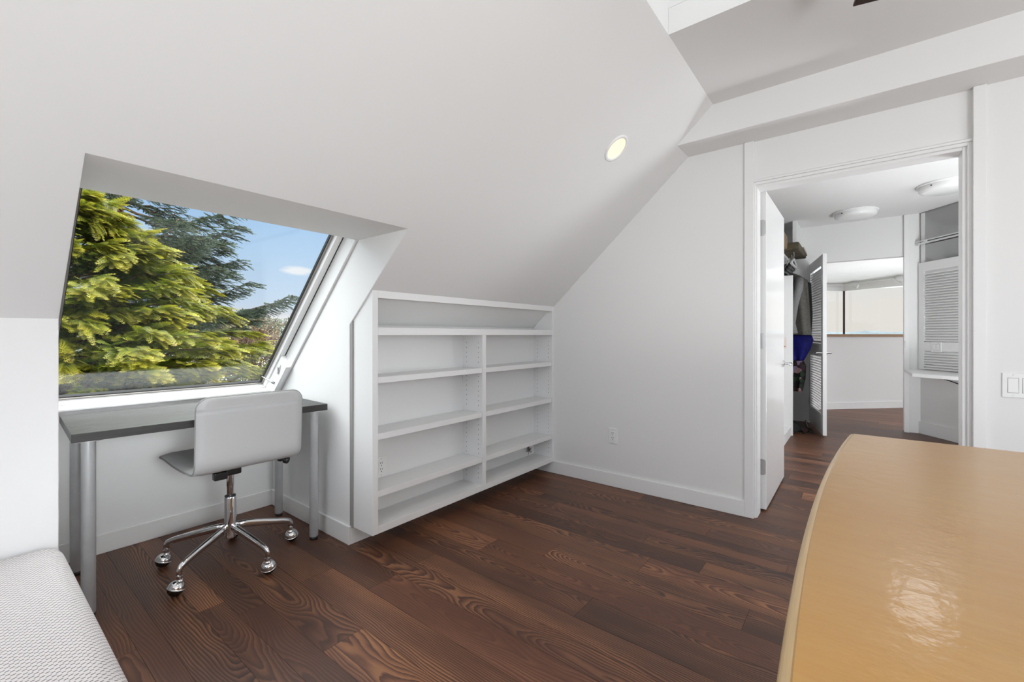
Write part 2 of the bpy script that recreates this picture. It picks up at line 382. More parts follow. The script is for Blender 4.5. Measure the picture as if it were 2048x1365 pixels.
# flat ceiling with the skylight well
WX0, WX1, WY0, WY1 = .85, 2.02, -.55, YR
bm = bmesh.new(); ZC = ZR
for a in ((X0 - .1, WX0, -2.7, YR), (WX1, 2.796, -2.7, YR), (WX0, WX1, -2.7, WY0)): box(bm, *a, ZC, ZC + .12)
struct('ceiling_flat', bm, CEILP)
bm = bmesh.new()
box(bm, WX0 - .05, WX0, WY0, WY1 + .05, ZC + .001, 3.1); box(bm, WX1, WX1 + .05, WY0, WY1 + .05, ZC + .121, 3.1)
box(bm, WX0, WX1, WY0 - .05, WY0, ZC + .121, 3.1); box(bm, WX0, WX1, WY1 + .001, WY1 + .05, ZC + .001, 3.1)
struct('ceiling_skylight_well', bm, CEILP)
LIDM = mat('skylight_lid_white', (.85, .85, .85), .5)
struct('ceiling_skylight_lid', B(WX0 - .06, WX1 + .06, WY0 - .06, WY1 + .06, 3.1, 3.12), LIDM)  # opaque lid, added unseen to keep the sun out of the well
struct('ceiling_rear_sunshade', B(-3.2, 3.2, -6.6, -2.6, 2.62, 2.7), PAINT)  # unseen overhang added to keep the sun out of the rear opening
struct('ceiling_sunblock', (lambda b: (box(b, -2.9, .79, .25, .9, 2.63, 3.02), box(b, 2.08, 3.2, .25, .9, 2.63, 3.02), b)[-1])(bmesh.new()), PAINT)  # unseen boxes added to keep the sun off the dormer glass
struct('wall_left', B(X0 - .1, XL - .0015, YK, YK + .12, 0, ZK), PAINT)
struct('wall_bookcase', B(XR_ + .0015, XW, YK, YK + .12, 0, ZK), PAINT)
A = math.atan(.9763513); CA, SA = math.cos(A), math.sin(A)
def W(v, w_): return (2.061 + v * CA + w_ * SA, 1.617 - v * SA + w_ * CA)
poly = [(YK + .0015, 0), (YK + .0015, ZK + .001), (YH + .0015, ZH + .001), (2.2, ZH + .2), W(.05, .24), W(1.45, .2), (3.25, 0)]
struct('wall_recess_right', PR(poly, 'x', XR_, XR_ + .085), PAINT)
struct('wall_recess_left', PR(poly, 'x', XL - .085, XL), PAINT)
struct('wall_window', B(XL, XR_, 3.055, 3.2, 0, .752), PAINT)
struct('wall_recess_head', PR([(YH, ZH), (2.061, ZH), (2.09, ZH + .2), (YH - .16, ZH + .2)], 'x', XL, XR_), PAINT)
struct('wall_gable_back', (lambda b: (box(b, X0 - .1, X0, -2.7, -1.9, 0, 2.6), box(b, X0 - .1, X0, 1.9, YK, 0, 2.6), box(b, X0 - .1, X0, -1.9, 1.9, 0, .45), box(b, X0 - .1, X0, -1.9, 1.9, 2.45, 2.6), b)[-1])(bmesh.new()), PAINT)
struct('wall_rear', (lambda b: (box(b, X0, -1.5, -2.6, -2.5, 0, 2.6), box(b, 2.2, XW, -2.6, -2.5, 0, 2.6), box(b, -1.5, 2.2, -2.6, -2.5, 0, .35), box(b, -1.5, 2.2, -2.6, -2.5, 2.35, 2.6), b)[-1])(bmesh.new()), PAINT)
# door wall
DT = .126
struct('wall_door_side', B(XW, XW + DT, .555, YK + .12, 0, 2.62), PAINT)
struct('wall_switch_side', B(XW, XW + DT, -2.6, -.462, 0, 2.62), PAINT)
struct('wall_over_door', B(XW + .012, XW + DT - .01, -.462, .555, 2.05, 2.62), PAINT)
struct('ceiling_beam', B(2.796, XW + DT, -2.6, 1.02, 2.30, 2.62), PAINT)
bm = bmesh.new(); box(bm, XW - .012, XW + DT + .012, .507, .558, 0, 2.2995)
struct('trim_1', bm, TRIM, bevel=.002)
bm = bmesh.new(); box(bm, XW - .022, XW + DT + .012, -.468, -.423, 0, 2.2995)
struct('trim_2', bm, TRIM, bevel=.002)
bm = bmesh.new()       # stepped jambs and head
for s, e in ((.507, .492), (-.423, -.391)):
    a, b = sorted((s, e)); box(bm, XW + .018, XW + DT, a, b, 0, 2.05)
    m_ = s + (e - s) * .5; a, b = sorted((s, m_)); box(bm, XW + .004, XW + .018, a, b, 0, 2.05)
box(bm, XW + .018, XW + DT, -.391, .492, 2.018, 2.05); box(bm, XW + .004, XW + .018, -.407, .4995, 2.033, 2.05)
box(bm, XW - .004, XW + .012, -.423, .507, 2.05, 2.062)
struct('door_1', bm, TRIM, bevel=.0015)
# baseboards
BH, BT = .098, .014
def bb(name, *a): struct(name, B(*a, 0.0005, BH), TRIM, bevel=.002)
bb('baseboard_window', XL, XR_ - BT, 3.055 - BT, 3.055)
bb('baseboard_recess_right', XR_ - BT, XR_, YK - BT, 3.055)
bb('baseboard_bookcase', XR_, XW - BT, YK - BT, YK)
bb('baseboard_door_side', XW - BT, XW, .558, YK)
bb('baseboard_recess_left', XL, XL + BT, YK - BT, 3.04)
bb('baseboard_left', X0, XL, YK - BT, YK)
bb('baseboard_switch_side', XW - BT, XW, -2.5, -.468)

# ------------------------------------------------------------------ dormer window
win = empty('window_1', (0, 0, 0), kind='structure')
def wprism(bm, x0, x1, v0, v1, w0, w1): return prism(bm, [W(v0, w0), W(v1, w0), W(v1, w1), W(v0, w1)], 'x', x0, x1)
VB = 1.36
bm = bmesh.new()
for a, b in ((XR_ - .013, XR_), (XL, XL + .013)): wprism(bm, a, b, 0.012, VB + .05, .004, .16)
wprism(bm, XL + .013, XR_ - .013, VB + .0, VB + .05, .06, .16); wprism(bm, XL + .013, XR_ - .013, -.07, -.02, .02, .2)
obj('window_frame', bm, TRIM, win, bevel=.0015)
bm = bmesh.new()
wprism(bm, XR_ - .0525, XR_ - .0195, -.04, VB - .005, .10, .15); wprism(bm, XL + .0195, XL + .0525, -.04, VB - .005, .10, .15)
wprism(bm, XL + .0525, XR_ - .0525, VB - .055, VB - .005, .10, .15); wprism(bm, XL + .0525, XR_ - .0525, -.04, .0, .10, .15)
obj('sash', bm, TRIM, win, bevel=.0015)
bm = bmesh.new()
wprism(bm, XR_ - .0195, XR_ - .013, .0, VB, .1015, .15); wprism(bm, XL + .013, XL + .0195, .0, VB, .1015, .15)
obj('shadow_gap', bm, RUBBER, win)  # black strip coloured as the shade in the gap beside the sash
obj('grey_joint', wprism(bmesh.new(), XR_ - .0018, XR_ + .002, .0, VB + .03, -.004, .0038), bump(mat('grey_joint_line', (.5, .49, .48), .7), 30, .05), win, label='grey joint line')  # thin grey line along the joint of frame and wall
bm = bmesh.new(); g0 = .0525; gw = .012
for a, b in ((XR_ - g0 - gw, XR_ - g0), (XL + g0, XL + g0 + gw)): wprism(bm, a, b, .0, VB - .055, .128, .15)
wprism(bm, XL + g0, XR_ - g0, VB - .067, VB - .055, .128, .15)
obj('glazing_bead', bm, ALU, win, label='grey metal glazing bead')
bm = bmesh.new(); g1 = g0 + gw
for a, b in ((XR_ - g1 - .003, XR_ - g1), (XL + g1, XL + g1 + .003)): wprism(bm, a, b, .0, VB - .067, .134, .15)
wprism(bm, XL + g1, XR_ - g1, VB - .072, VB - .067, .134, .15)
obj('gasket', bm, RUBBER, win, label='black rubber gasket')
obj('pane', wprism(bmesh.new(), XL + g0, XR_ - g0, -.02, VB - .055, .142, .146), GLASS, win)
struct('window_1_sill', PR([(2.985, .752), (3.2, .752), (3.2, .80), (3.085, .775), (2.985, .762)], 'x', XL, XR_), TRIM, bevel=.002)
# the lower corner block with catch
bm = bmesh.new(); wprism(bm, XR_ - .043, XR_ - .0135, 1.0, VB, .0005, .0995)
obj('corner_block', bm, TRIM, win, bevel=.002)
bm = bmesh.new(); y0, z0 = W(1.09, .05)
for k in range(2):
    y0, z0 = W(1.06 + .04 * k, .055 - .01 * k)
    tube(bm, [(XR_ - .046, *W(1.045, .06 + .006 * k)), (XR_ - .052, *W(1.07, .05 + .006 * k)), (XR_ - .048, *W(1.105, .04 + .006 * k))], .0045, 8)
obj('catch_loop', bm, CHROME, win, smooth=True)
bm = bmesh.new()
P0 = Vector((XR_ - .05, *W(1.185, .035))); P1 = Vector((XR_ - .085, *W(1.22, .12)))
tube(bm, [P0, P0.lerp(P1, .25), P0.lerp(P1, .3), P0.lerp(P1, .5), P0.lerp(P1, .55), P1], [.008, .008, .005, .005, .004, .0035], 10)
obj('stay_rod', bm, STEEL, win, smooth=True)

# ------------------------------------------------------------------ bookcase
def bookcase():
    t = empty('bookcase', (1.36, 2.0, .09), label='white built-in bookcase with ten open compartments hung under the sloped ceiling', cat='bookcase')
    off = Vector((-1.36, -2.0, -.09))
    def part(name, bm, **kw):
        bmesh.ops.translate(bm, verts=bm.verts, vec=off); kw.setdefault('bevel', .0012)
        return obj(name, bm, kw.pop('m', SHELFP), t, **kw)
    xa, xb, xc, xd, xe, xf = 1.324, 1.358, 2.159, 2.194, 2.996, 3.0235
    yb = YK - .001; z0, z1 = .092, 1.349
    def sidepoly(e=.0): return [(YS, z0), (yb, z0), (yb, zS(yb) - .002), (YS + .001, z1)]
    part('side_panel', PR(sidepoly(), 'x', xa, xb)); part('side_panel', PR([(YS, z0), (yb, z0), (yb, zS(yb) - .002), (YS + .001, z1)], 'x', xe, xf))
    part('divider', B(xc, xd, YS, yb - .012, .13, 1.118))
    part('bottom_panel', B(xb, xe, YS, yb, z0, .13))
    part('top_rail', PR([(YS, 1.31), (YS + .02, 1.31), (YS + .02, zS(YS + .02) - .002), (YS, z1)], 'x', xb, xe))
    part('back_panel', B(xb, xe, yb - .012, yb, .13, 1.118))
    part('long_shelf', B(xb, xe, YS, yb, 1.118, 1.158))
    for (a, b) in ((xb, xc), (xd, xe)):
        for zt in (.31, .607, .90):
            part('shelf', B(a + .0015, b - .0015, YS + .004, yb - .0125, zt - .032, zt))
    pm = mat('peg_hole_shadow', (.06, .055, .05), .8); first = None
    for x in (xc, xe):       # shelf pin holes on the two right-hand faces
        for y in (1.987, 2.095):
            z = .17
            while z < 1.09:
                if all(abs(z - (zt - .016)) > .03 for zt in (.31, .607, .90)):
                    if first is None:
                        bm = bmesh.new(); n = 8; bm.faces.new([bm.verts.new((0, .0028 * math.cos(2 * PI * i / n), .0028 * math.sin(2 * PI * i / n))) for i in range(n)])
                        h = first = obj('peg_hole', bm, pm, t, label='dark shelf peg hole')
                    else:
                        h = first.copy(); COL.objects.link(h); h.parent = t
                    h.location = Vector((x - .0006, y, z)) + off
                z += .032
    # grey strip coloured as the shade in the gap between bookcase and wall corner
    part('gap_shade_strip', PR([(YS + .17, z0), (yb, z0), (yb, zS(yb) - .002), (YS + .17, zS(YS + .17) - .002)], 'x', xa - .008, xa), m=GAPG, bevel=0, label='grey shadow gap strip')
    return t
bookcase()

# ------------------------------------------------------------------ outlets and switches
def outlet(loc, ry, label, name='wall_outlet', grp=None):
    """plate in local XZ plane facing -Y"""
    t = empty(name, loc, ry, label=label, cat='outlet', group=grp)
    obj('cover_plate', B(-.035, .035, -.006, 0, -.057, .057), PLASTW, t, bevel=.003)
    obj('socket_face', B(-.017, .017, -.0085, -.006, -.034, .034), PLASTW, t, bevel=.003)
    bm = bmesh.new()
    for z in (-.017, .017):
        box(bm, -.0075, -.0045, -.0092, -.0085, z + .001, z + .011); box(bm, .0045, .007, -.0092, -.0085, z + .002, z + .010)
        lathe(bm, [(0, -.0005), (.0028, -.0005), (.0028, .0002), (0, .0002)], 10, Matrix.Translation((0, -.0088, z - .008)) @ Matrix.Rotation(PI / 2, 4, 'X'))
    obj('slots', bm, DARK, t)
    for z in (-.046, .046):
        obj('screw', lathe(bmesh.new(), [(0, 0), (.003, 0), (.0022, .0012), (0, .0012)], 10, Matrix.Translation((0, -.006, z)) @ Matrix.Rotation(PI / 2, 4, 'X')), STEEL, t)
    return t
outlet((XW, 1.432, .372), -PI / 2, 'white wall outlet low on the wall between bookcase and doorway')
outlet((1.50, YK - .0135, .372), 0, 'white outlet inside the lower left compartment of the bookcase')
def switch(loc, rz, gang, label):
    t = empty('light_switch', loc, rz, label=label, cat='light switch')
    wd = .035 + .023 * (gang - 1)
    obj('cover_plate', B(-wd, wd, -.006, 0, -.057, .057), PLASTW, t, bevel=.003)
    for g in range(gang):
        x = (g - (gang - 1) / 2) * .046
        obj('shadow_gap', B(x - .0178, x + .0178, -.0064, -.006, -.0345, .0345), GAPG, t)
        obj('rocker', PR([(-.006, -.033), (-.010, -.033), (-.0075, 0), (-.0068, .033), (-.006, .033)], 'x', x - .0163, x + .0163), PLASTW, t, bevel=.001)
        for z in (-.048, .048):
            obj('screw', lathe(bmesh.new(), [(0, 0), (.003, 0), (.0022, .0012), (0, .0012)], 10, Matrix.Translation((x, -.006, z)) @ Matrix.Rotation(PI / 2, 4, 'X')), STEEL, t)
    return t
switch((XW, -.576, .887), -PI / 2, 2, 'white rocker light switch on the wall right of the doorway')

# small burr of dried twigs / ornament in lower right compartment
def burr():
    bm = bmesh.new(); rnd = random.Random(4); c = Vector((2.907, 2.118, .178))
    for i in range(26):
        a = rnd.random() * 2 * PI; r = rnd.uniform(.022, .044)
        d = Vector((math.cos(a), -.1 * rnd.random(), math.sin(a))); m_ = c + d * r * .5 + Vector((rnd.uniform(-.006, .006), 0, rnd.uniform(-.006, .006)))
        tube(bm, [c + d * .004, m_, c + d * r], [.002, .0018, .0012], 5)
    return obj('wire_ornament', bm, mat('dark_wire', (.08, .07, .06), .5), label='small grey starburst wire ornament in the lowest right compartment of the bookcase', cat='ornament')
burr()

# ------------------------------------------------------------------ recessed light in slope
def recessed(cent, nrm, r, lit, label):
    z = Vector(nrm).normalized(); q = z.to_track_quat('Z', 'Y').to_matrix().to_4x4(); t = empty('recessed_light', cent, label=label, cat='ceiling light')
    M = q
    obj('trim_ring', lathe(bmesh.new(), [(r, -.001), (r * 1.02, .004), (r * 1.16, .005), (r * 1.27, .0025), (r * 1.285, -.001)], 48, M), TRIM, t, smooth=True)
    if lit:
        m = mat('warm_lit_reflector', (.9, .85, .7), .5); nt, b = nodes(m)
        tc = N(nt, 'ShaderNodeTexCoord'); s = N(nt, 'ShaderNodeSeparateXYZ'); nt.links.new(tc.outputs['Object'], s.inputs[0])
        b.inputs['Emission Color'].default_value = (1, .86, .62, 1); b.inputs['Emission Strength'].default_value = .78
        b.inputs['Base Color'].default_value = (.5, .45, .36, 1)
    else: m = mat('dull_reflector', (.45, .45, .44), .5)
    obj('reflector', lathe(bmesh.new(), [(r, .0015), (r * .97, .0005), (r * .6, -.0004), (0, -.0006)], 48, M), m, t, smooth=True)
    return t
def onS(px, py):
    d = ray(px, py); tt = (ZS + K * YS - H) / (d.z + K * d.y); return CAMP + d * tt
recessed(onS(1232.5, 297) + Vector((0, -.0006, -.0007)), (0, -K, -1), .062, True, 'warm glowing round recessed light in the sloped ceiling')
recessed((2.12, .035, ZC), (0, 0, -1), .05, False, 'unlit round recessed light in the flat ceiling at the top edge')
# ceiling fan, only one blade tip reaches into view
def fan():
    bp = CAMP + ray(1719, 6) * ((2.30 - H) / ray(1719, 6).z)
    c = Vector((bp.x - .50, bp.y - .12, 0))
    t = empty('ceiling_fan', (c.x, c.y, ZC), label='ceiling fan with dark wood blades, one blade tip showing at the top edge', cat='ceiling fan')
    obj('canopy', lathe(bmesh.new(), [(0, 0), (.07, 0), (.06, -.05), (.02, -.06), (.02, -.12), (0, -.12)], 32), PLASTW, t, smooth=True)
    obj('motor_housing', lathe(bmesh.new(), [(0, -.11), (.05, -.115), (.11, -.14), (.12, -.18), (.09, -.22), (0, -.225)], 32), PLASTW, t, smooth=True)
    bl = mat('dark_blade_wood', s2l(40, 24, 14), .35)
    a0 = math.atan2(bp.y - c.y, bp.x - c.x)
    for k in range(4):
        a = a0 + k * PI / 2; M = Matrix.Rotation(a, 4, 'Z')
        bm = PR([(.12, -.045), (.512, -.065), (.512, .02), (.12, .035)], 'z', -.198, -.190)
        bm.transform(M); obj('blade', bm, bl, t, bevel=.002)
# fan() is placed below after checking

# ------------------------------------------------------------------ desk
def desk():
    rz = math.radians(-3.0)
    t = empty('desk', (.278, 2.352, 0), rz, label='narrow black desk with grey tubular legs under the window', cat='desk')
    obj('desk_top', B(0, 1.0, 0, .6, .706, .74), DESKM, t, bevel=.0015)
    for x in (.052, .948):
        for y in (.052, .53):
            l = obj('leg', lathe(bmesh.new(), [(0, .016), (.0215, .016), (.0225, .02), (.0225, .69), (.0225, .702), (0, .702)], 28), LEGM, t, autosmooth=40, loc=(x, y, 0), label='grey metal tube leg')
            obj('foot', lathe(bmesh.new(), [(0, 0), (.0205, 0), (.0215, .003), (.0215, .0165), (0, .0165)], 28), BLACKP, l, smooth=True, label='black plastic foot')
            obj('mounting_plate', lathe(bmesh.new(), [(0, .7015), (.05, .7015), (.05, .7058), (0, .7058)], 24), LEGM, l)
desk()

# ------------------------------------------------------------------ office chair
def chair():
    cx, cy = .849, 2.445
    t = empty('office_chair', (cx, cy, 0), 0, label='light grey leather office chair on a chrome five-star base at the desk', cat='chair')
    # one-piece shell : profile in (y, z), from back top down and forward
    prof = []
    zt, zb, yb, yf = .850, .520, -.262, .285; r = .055
    # back: slight lean
    n = 14
    for i in range(n + 1):
        f = i / n; prof.append((yb - .012 * (1 - f) ** 1.5 + .0, zt + (zb + r - zt) * f))
    for i in range(1, 11):
        a = PI + (PI / 2) * i / 10; prof.append((yb + r + r * math.cos(a), zb + r + r * math.sin(a)))
    n2 = 16
    for i in range(1, n2 + 1):
        f = i / n2; yy = yb + r + (yf - yb - r) * f; prof.append((yy, zb - .008 * math.sin(PI * min(1, f * 1.3)) - .01 * max(0, f - .75)))
    P = [Vector((0, a, b)) for a, b in prof]
    S = [0]
    for a, b in zip(P, P[1:]): S.append(S[-1] + (b - a).length)
    L = S[-1]; Wd, rc = .222, .05
    # resample so corners are well rounded
    ss = sorted(set([rc * (1 - math.cos(PI / 2 * i / 8)) for i in range(9)] + [L - rc * (1 - math.cos(PI / 2 * i / 8)) for i in range(9)] + [rc + (L - 2 * rc) * i / 34 for i in range(35)]))
    def at(s):
        for i in range(len(S) - 1):
            if s <= S[i + 1] + 1e-9: return P[i].lerp(P[i + 1], (s - S[i]) / (S[i + 1] - S[i]))
        return P[-1]
    bm = bmesh.new(); nx = 14; T = .020; rim = []
    grid = {}
    for i, s in enumerate(ss):
        p = at(s); tg = (at(min(L, s + .004)) - at(max(0, s - .004))).normalized(); nr = Vector((0, -tg.z, tg.y))   # inside normal
        if nr.dot(Vector((0, .3, .7)) - p) < 0: nr = -nr
        d = min(s, L - s); hw = Wd - rc + math.sqrt(max(0, rc * rc - (rc - min(d, rc)) ** 2))
        for side in (0, 1):
            for j in range(nx + 1):
                u = -1 + 2 * j / nx; x = hw * u
                e = min(1, min(d, hw - abs(x)) / .012); th = T / 2 * (.45 + .55 * math.sqrt(max(0, 1 - (1 - e) ** 2)))
                curve = -.010 * (abs(u) ** 2.2) * 0
                grid[side, i, j] = bm.verts.new(p + Vector((x, 0, 0)) + nr * (th if side == 0 else -th) + nr * curve)
    ni = len(ss)
    for side in (0, 1):
        for i in range(ni - 1):
            for j in range(nx):
                q = [grid[side, i, j], grid[side, i, j + 1], grid[side, i + 1, j + 1], grid[side, i + 1, j]]
                bm.faces.new(q)
    loop = [(0, j) for j in range(nx + 1)] + [(i, nx) for i in range(1, ni)] + [(ni - 1, j) for j in range(nx - 1, -1, -1)] + [(i, 0) for i in range(ni - 2, 0, -1)]
    edge = []
    for a, b in zip(loop, loop[1:] + loop[:1]):
        bm.faces.new((grid[0, a[0], a[1]], grid[0, b[0], b[1]], grid[1, b[0], b[1]], grid[1, a[0], a[1]]))
        edge.append((grid[0, a[0], a[1]].co + grid[1, a[0], a[1]].co) / 2)
    sh = obj('seat_shell', bm, LEATHER, t, smooth=True, label='light grey leather seat and back in one bent shell')
    bm = bmesh.new(); e2 = [edge[0]]
    for p in edge[1:]:
        if (p - e2[-1]).length > .003: e2.append(p)
    tube(bm, e2 + [e2[0]], .0042, 8, cap=False); obj('piping', bm, LEATHERD, sh, smooth=True)
    # mechanism
    bm = bmesh.new(); box(bm, -.07, .07, -.08, .10, .474, .498); box(bm, -.035, .035, -.05, .06, .436, .475)
    mech = obj('tilt_mechanism', bm, BLACKP, t, bevel=.008, seg=3, label='black plastic tilt mechanism')
    bm = bmesh.new(); box(bm, -.085, -.028, -.055, -.02, .425, .462); obj('lever_housing', bm, BLACKP, mech, bevel=.006, seg=3)
    bm = bmesh.new(); tube(bm, [(.03, 0, .47), (.19, -.01, .468), (.225, -.012, .462)], .006, 8)
    prof = [(0, 0), (.010, 0), (.015, .006), (.015, .02), (.011, .024), (.011, .030), (.018, .034), (.019, .052), (.014, .058), (0, .058)]
    M = Matrix.Translation((.222, -.012, .464)) @ Vector((1, -.25, -.45)).normalized().to_track_quat('Z', 'Y').to_matrix().to_4x4()
    lathe(bm, prof, 14, M); obj('tension_knob', bm, BLACKP, mech, smooth=True, label='black tension knob')
    # column
    obj('gas_column', lathe(bmesh.new(), [(0, .30), (.015, .30), (.015, .372), (.0165, .374), (.0165, .44), (0, .44)], 24), CHROME, t, autosmooth=40)
    obj('outer_column', lathe(bmesh.new(), [(0, .118), (.022, .118), (.0255, .122), (.0255, .318), (.024, .322), (0, .322)], 32), CHROME, t, autosmooth=40)
    obj('collar', lathe(bmesh.new(), [(.0155, .321), (.024, .321), (.024, .327), (.0155, .327)], 24), BLACKP, t, autosmooth=40)
    for k in range(5):
        a = math.radians(66 + 72 * k); d = Vector((math.cos(a), math.sin(a), 0)); R = .283
        def pt(r_, z): return d * r_ + Vector((0, 0, z))
        bm = bmesh.new()
        path = [(.018, .172), (.06, .168), (.15, .149), (.24, .128), (R - .022, .121), (R - .008, .115), (R - .001, .104), (R, .078)]
        rr = [.0165, .0165, .015, .0135, .013, .0125, .0115, .0095]
        tube(bm, [pt(*p) for p in path], rr, 14, sx=.8, sz=1.15)
        arm = obj('base_arm', bm, CHROME, t, smooth=True)
        cst = empty('caster', pt(R, 0), random.Random(k).uniform(0, 6), parent=t)
        cst.rotation_euler = (0, 0, a + (1.9, .4, -.6, 2.2, .9)[k])
        obj('stem_collar', lathe(bmesh.new(), [(0, .068), (.012, .066), (.0155, .06), (.0155, .056), (.011, .054), (.011, .080), (0, .080)], 18), CHROME, cst, autosmooth=40)
        # ball wheel and its chrome hood, tilted
        c = Vector((.012, 0, .031)); RW = .031
        bm = bmesh.new(); bmesh.ops.create_uvsphere(bm, u_segments=24, v_segments=16, radius=RW); bmesh.ops.translate(bm, verts=bm.verts, vec=c)
        obj('wheel', bm, BRONZE, cst, smooth=True, label='dark brown ball wheel')
        prof = [(0, .0335)] + [(.0335 * math.sin(q * PI / 2 / 8), .0335 * math.cos(q * PI / 2 / 8)) for q in range(1, 9)] + [(.0335, .0), (.0318, .0)]
        M = Matrix.Translation(c) @ Matrix.Rotation(math.radians(-18), 4, 'Y')
        obj('hood', lathe(bmesh.new(), prof, 28, M), CHROME, cst, smooth=True)
chair()

# ------------------------------------------------------------------ bed
def bed():
    t = empty('bed', (-.5, 1.2, 0), label='white patterned fabric bed edge in the lower left corner', cat='bed')
    ox, oy = -.5, 1.2
    x0, x1, y0, y1 = -1.25 - ox, .232 - ox, .05 - oy, 2.127 - oy; r = .055; zt = .424; zb = .05
    bm = bmesh.new(); uvl = bm.loops.layers.uv.new('UVMap')
    # cross profile along x: flat top then rounded edge then side, puffed slightly
    pr = [(x0, zt - .0)]
    for i in range(12): pr.append((x0 + (x1 - r - x0) * (i + 1) / 12, zt))
    for i in range(1, 9): a = PI / 2 * (1 - i / 8); pr.append((x1 - r + r * math.cos(a), zt - r + r * math.sin(a)))
    for i in range(1, 7): pr.append((x1 + .006 * math.sin(PI * i / 6) - .0, zt - r - (zt - r - zb) * i / 6))
    sl = [0]
    for a, b in zip(pr, pr[1:]): sl.append(sl[-1] + math.hypot(b[0] - a[0], b[1] - a[1]))
    ny = 40; g = {}
    for j in range(ny + 1):
        y = y0 + (y1 - y0) * j / ny
        de = min(y - y0, y1 - y); k = .035; dz = -k + math.sqrt(max(0, k * k - (k - min(de, k)) ** 2))
        for i, (x, z) in enumerate(pr): g[i, j] = bm.verts.new((x, y, max(z + (dz if z > zt - r * 1.0 else dz * .3), zb)))
    for j in range(ny):
        for i in range(len(pr) - 1):
            f = bm.faces.new((g[i, j], g[i + 1, j], g[i + 1, j + 1], g[i, j + 1]))
            for l, (a, b) in zip(f.loops, ((i, j), (i + 1, j), (i + 1, j + 1), (i, j + 1))): l[uvl].uv = (sl[a], y0 + (y1 - y0) * b / ny)
    bm.faces.new([g[i, 0] for i in range(len(pr))] + [bm.verts.new((x0, y0, zb))]); bm.faces.new([g[i, ny] for i in range(len(pr))][::-1] + [bm.verts.new((x0, y1, zb))])
    obj('mattress', bm, FABRIC, t, smooth=True)
    bm = B(x0 + .05, x1 - .03, y0 + .03, y1 - .03, .0, .052); obj('bed_base', bm, BLACKP, t)
bed()

# ------------------------------------------------------------------ dresser
def dresser():
    x0, x1 = .02, 1.815; zt = .80; mid = (x0 + x1) / 2; half = (x1 - x0) / 2
    yend, bow = .028, .045
    t = empty('dresser', (mid, -.25, 0), label='yellow varnished wooden dresser with a bowed front edge in the lower right corner', cat='dresser')
    def outline(inset, n=40, yb=-.55):
        pts = []
        for i in range(n + 1):
            u = -1 + 2 * i / n; pts.append((mid + u * (half - inset), yend - inset + bow * (1 - u * u)))
        pts += [(x1 - inset, yb), (x0 + inset, yb)]
        return pts
    off = Vector((-mid, .25, 0))
    def build(name, rings, m, **kw):
        bm = bmesh.new(); R = []
        for ins, z in rings: R.append([bm.verts.new((x, y, z)) for x, y in outline(ins)])
        bm.faces.new(R[0][::-1]); bm.faces.new(R[-1]); n = len(R[0])
        for a, b in zip(R, R[1:]):
            for k in range(n):
                f = bm.faces.new((a[k], a[(k + 1) % n], b[(k + 1) % n], b[k]))
        bmesh.ops.translate(bm, verts=bm.verts, vec=off); return obj(name, bm, m, t, **kw)
    build('dresser_top', [(.012, zt - .005), (.011, zt - .0015), (.013, zt)], VARN)
    build('edge_band', [(.006, zt - .030), (.001, zt - .027), (0, zt - .022), (0, zt - .012), (.002, zt - .007), (.006, zt - .003), (.0115, zt - .0012)], EDGEM, autosmooth=50, label='pale rounded edge band')  # paler colour along the rounded rim
    build('carcass', [(.03, .06), (.03, zt - .031)], VARN)
    # drawer fronts on the bowed face
    for r_, (za, zb_) in enumerate(((.08, .30), (.31, .53), (.54, .76))):
        for (ua, ub) in ((-.96, -.01), (.01, .96)):
            bm = bmesh.new(); n = 12; vs = []
            for i in range(n + 1):
                u = ua + (ub - ua) * i / n; x = mid + u * (half - .03); y = yend - .03 + bow * (1 - u * u)
                vs.append([bm.verts.new((x, y + dy, z)) for dy, z in ((.0, za), (.012, za), (.012, zb_), (.0, zb_))])
            for a, b in zip(vs, vs[1:]):
                for k in range(4): bm.faces.new((a[k], a[(k + 1) % 4], b[(k + 1) % 4], b[k]))
            bm.faces.new(vs[0]); bm.faces.new(vs[-1][::-1]); bmesh.ops.translate(bm, verts=bm.verts, vec=off)
            dr = obj('drawer', bm, VARN, t)
            u = (ua + ub) / 2; x = mid + u * (half - .03); y = yend - .018 + bow * (1 - u * u)
            bm = lathe(bmesh.new(), [(0, 0), (.008, 0), (.006, .01), (.014, .018), (.01, .026), (0, .027)], 16, Matrix.Translation(Vector((x, y, (za + zb_) / 2)) + off) @ Matrix.Rotation(-PI / 2, 4, 'X'))
            obj('knob', bm, VARN, dr, smooth=True)
    for sx in (x0 + .06, x1 - .06):
        for y in (-.5, -.04):
            obj('leg', (lambda b: (bmesh.ops.translate(b, verts=b.verts, vec=off), b)[1])(B(sx - .025, sx + .025, y - .025, y + .025, 0, .062)), VARN, t, bevel=.003)
dresser()

# ------------------------------------------------------------------ hall
HC = 2.50; XF = 6.80
struct('ceiling_hall', B(XW + DT, XF + .1, -2.4, 1.5, HC, HC + .1), CEILP)
struct('ceiling_far_room', B(XF + .1, 15.4, -3.3, 3.3, HC, HC + .1), CEILP)
OL = .52
struct('wall_hall_end', (lambda b: (box(b, XF, XF + .1, OL, 1.5, 0, HC), box(b, XF, XF + .1, -.44, OL, 2.03, HC), b)[-1])(bmesh.new()), PAINT)
struct('wall_hall_left', B(XW + DT, XF, 1.25, 1.35, 0, HC), PAINT)
struct('wall_hall_closet_return', B(XW + DT, XW + DT + .02, .56, 1.25, 0, HC), PAINT)
struct('wall_hall_right', B(XW + DT, 6.0, -2.5, -2.4, 0, HC), PAINT)
# header box above the closet, seen as a darker return left of the opening
struct('wall_closet_header', B(6.3, XF, .60, .64, 2.12, HC), PAINT)
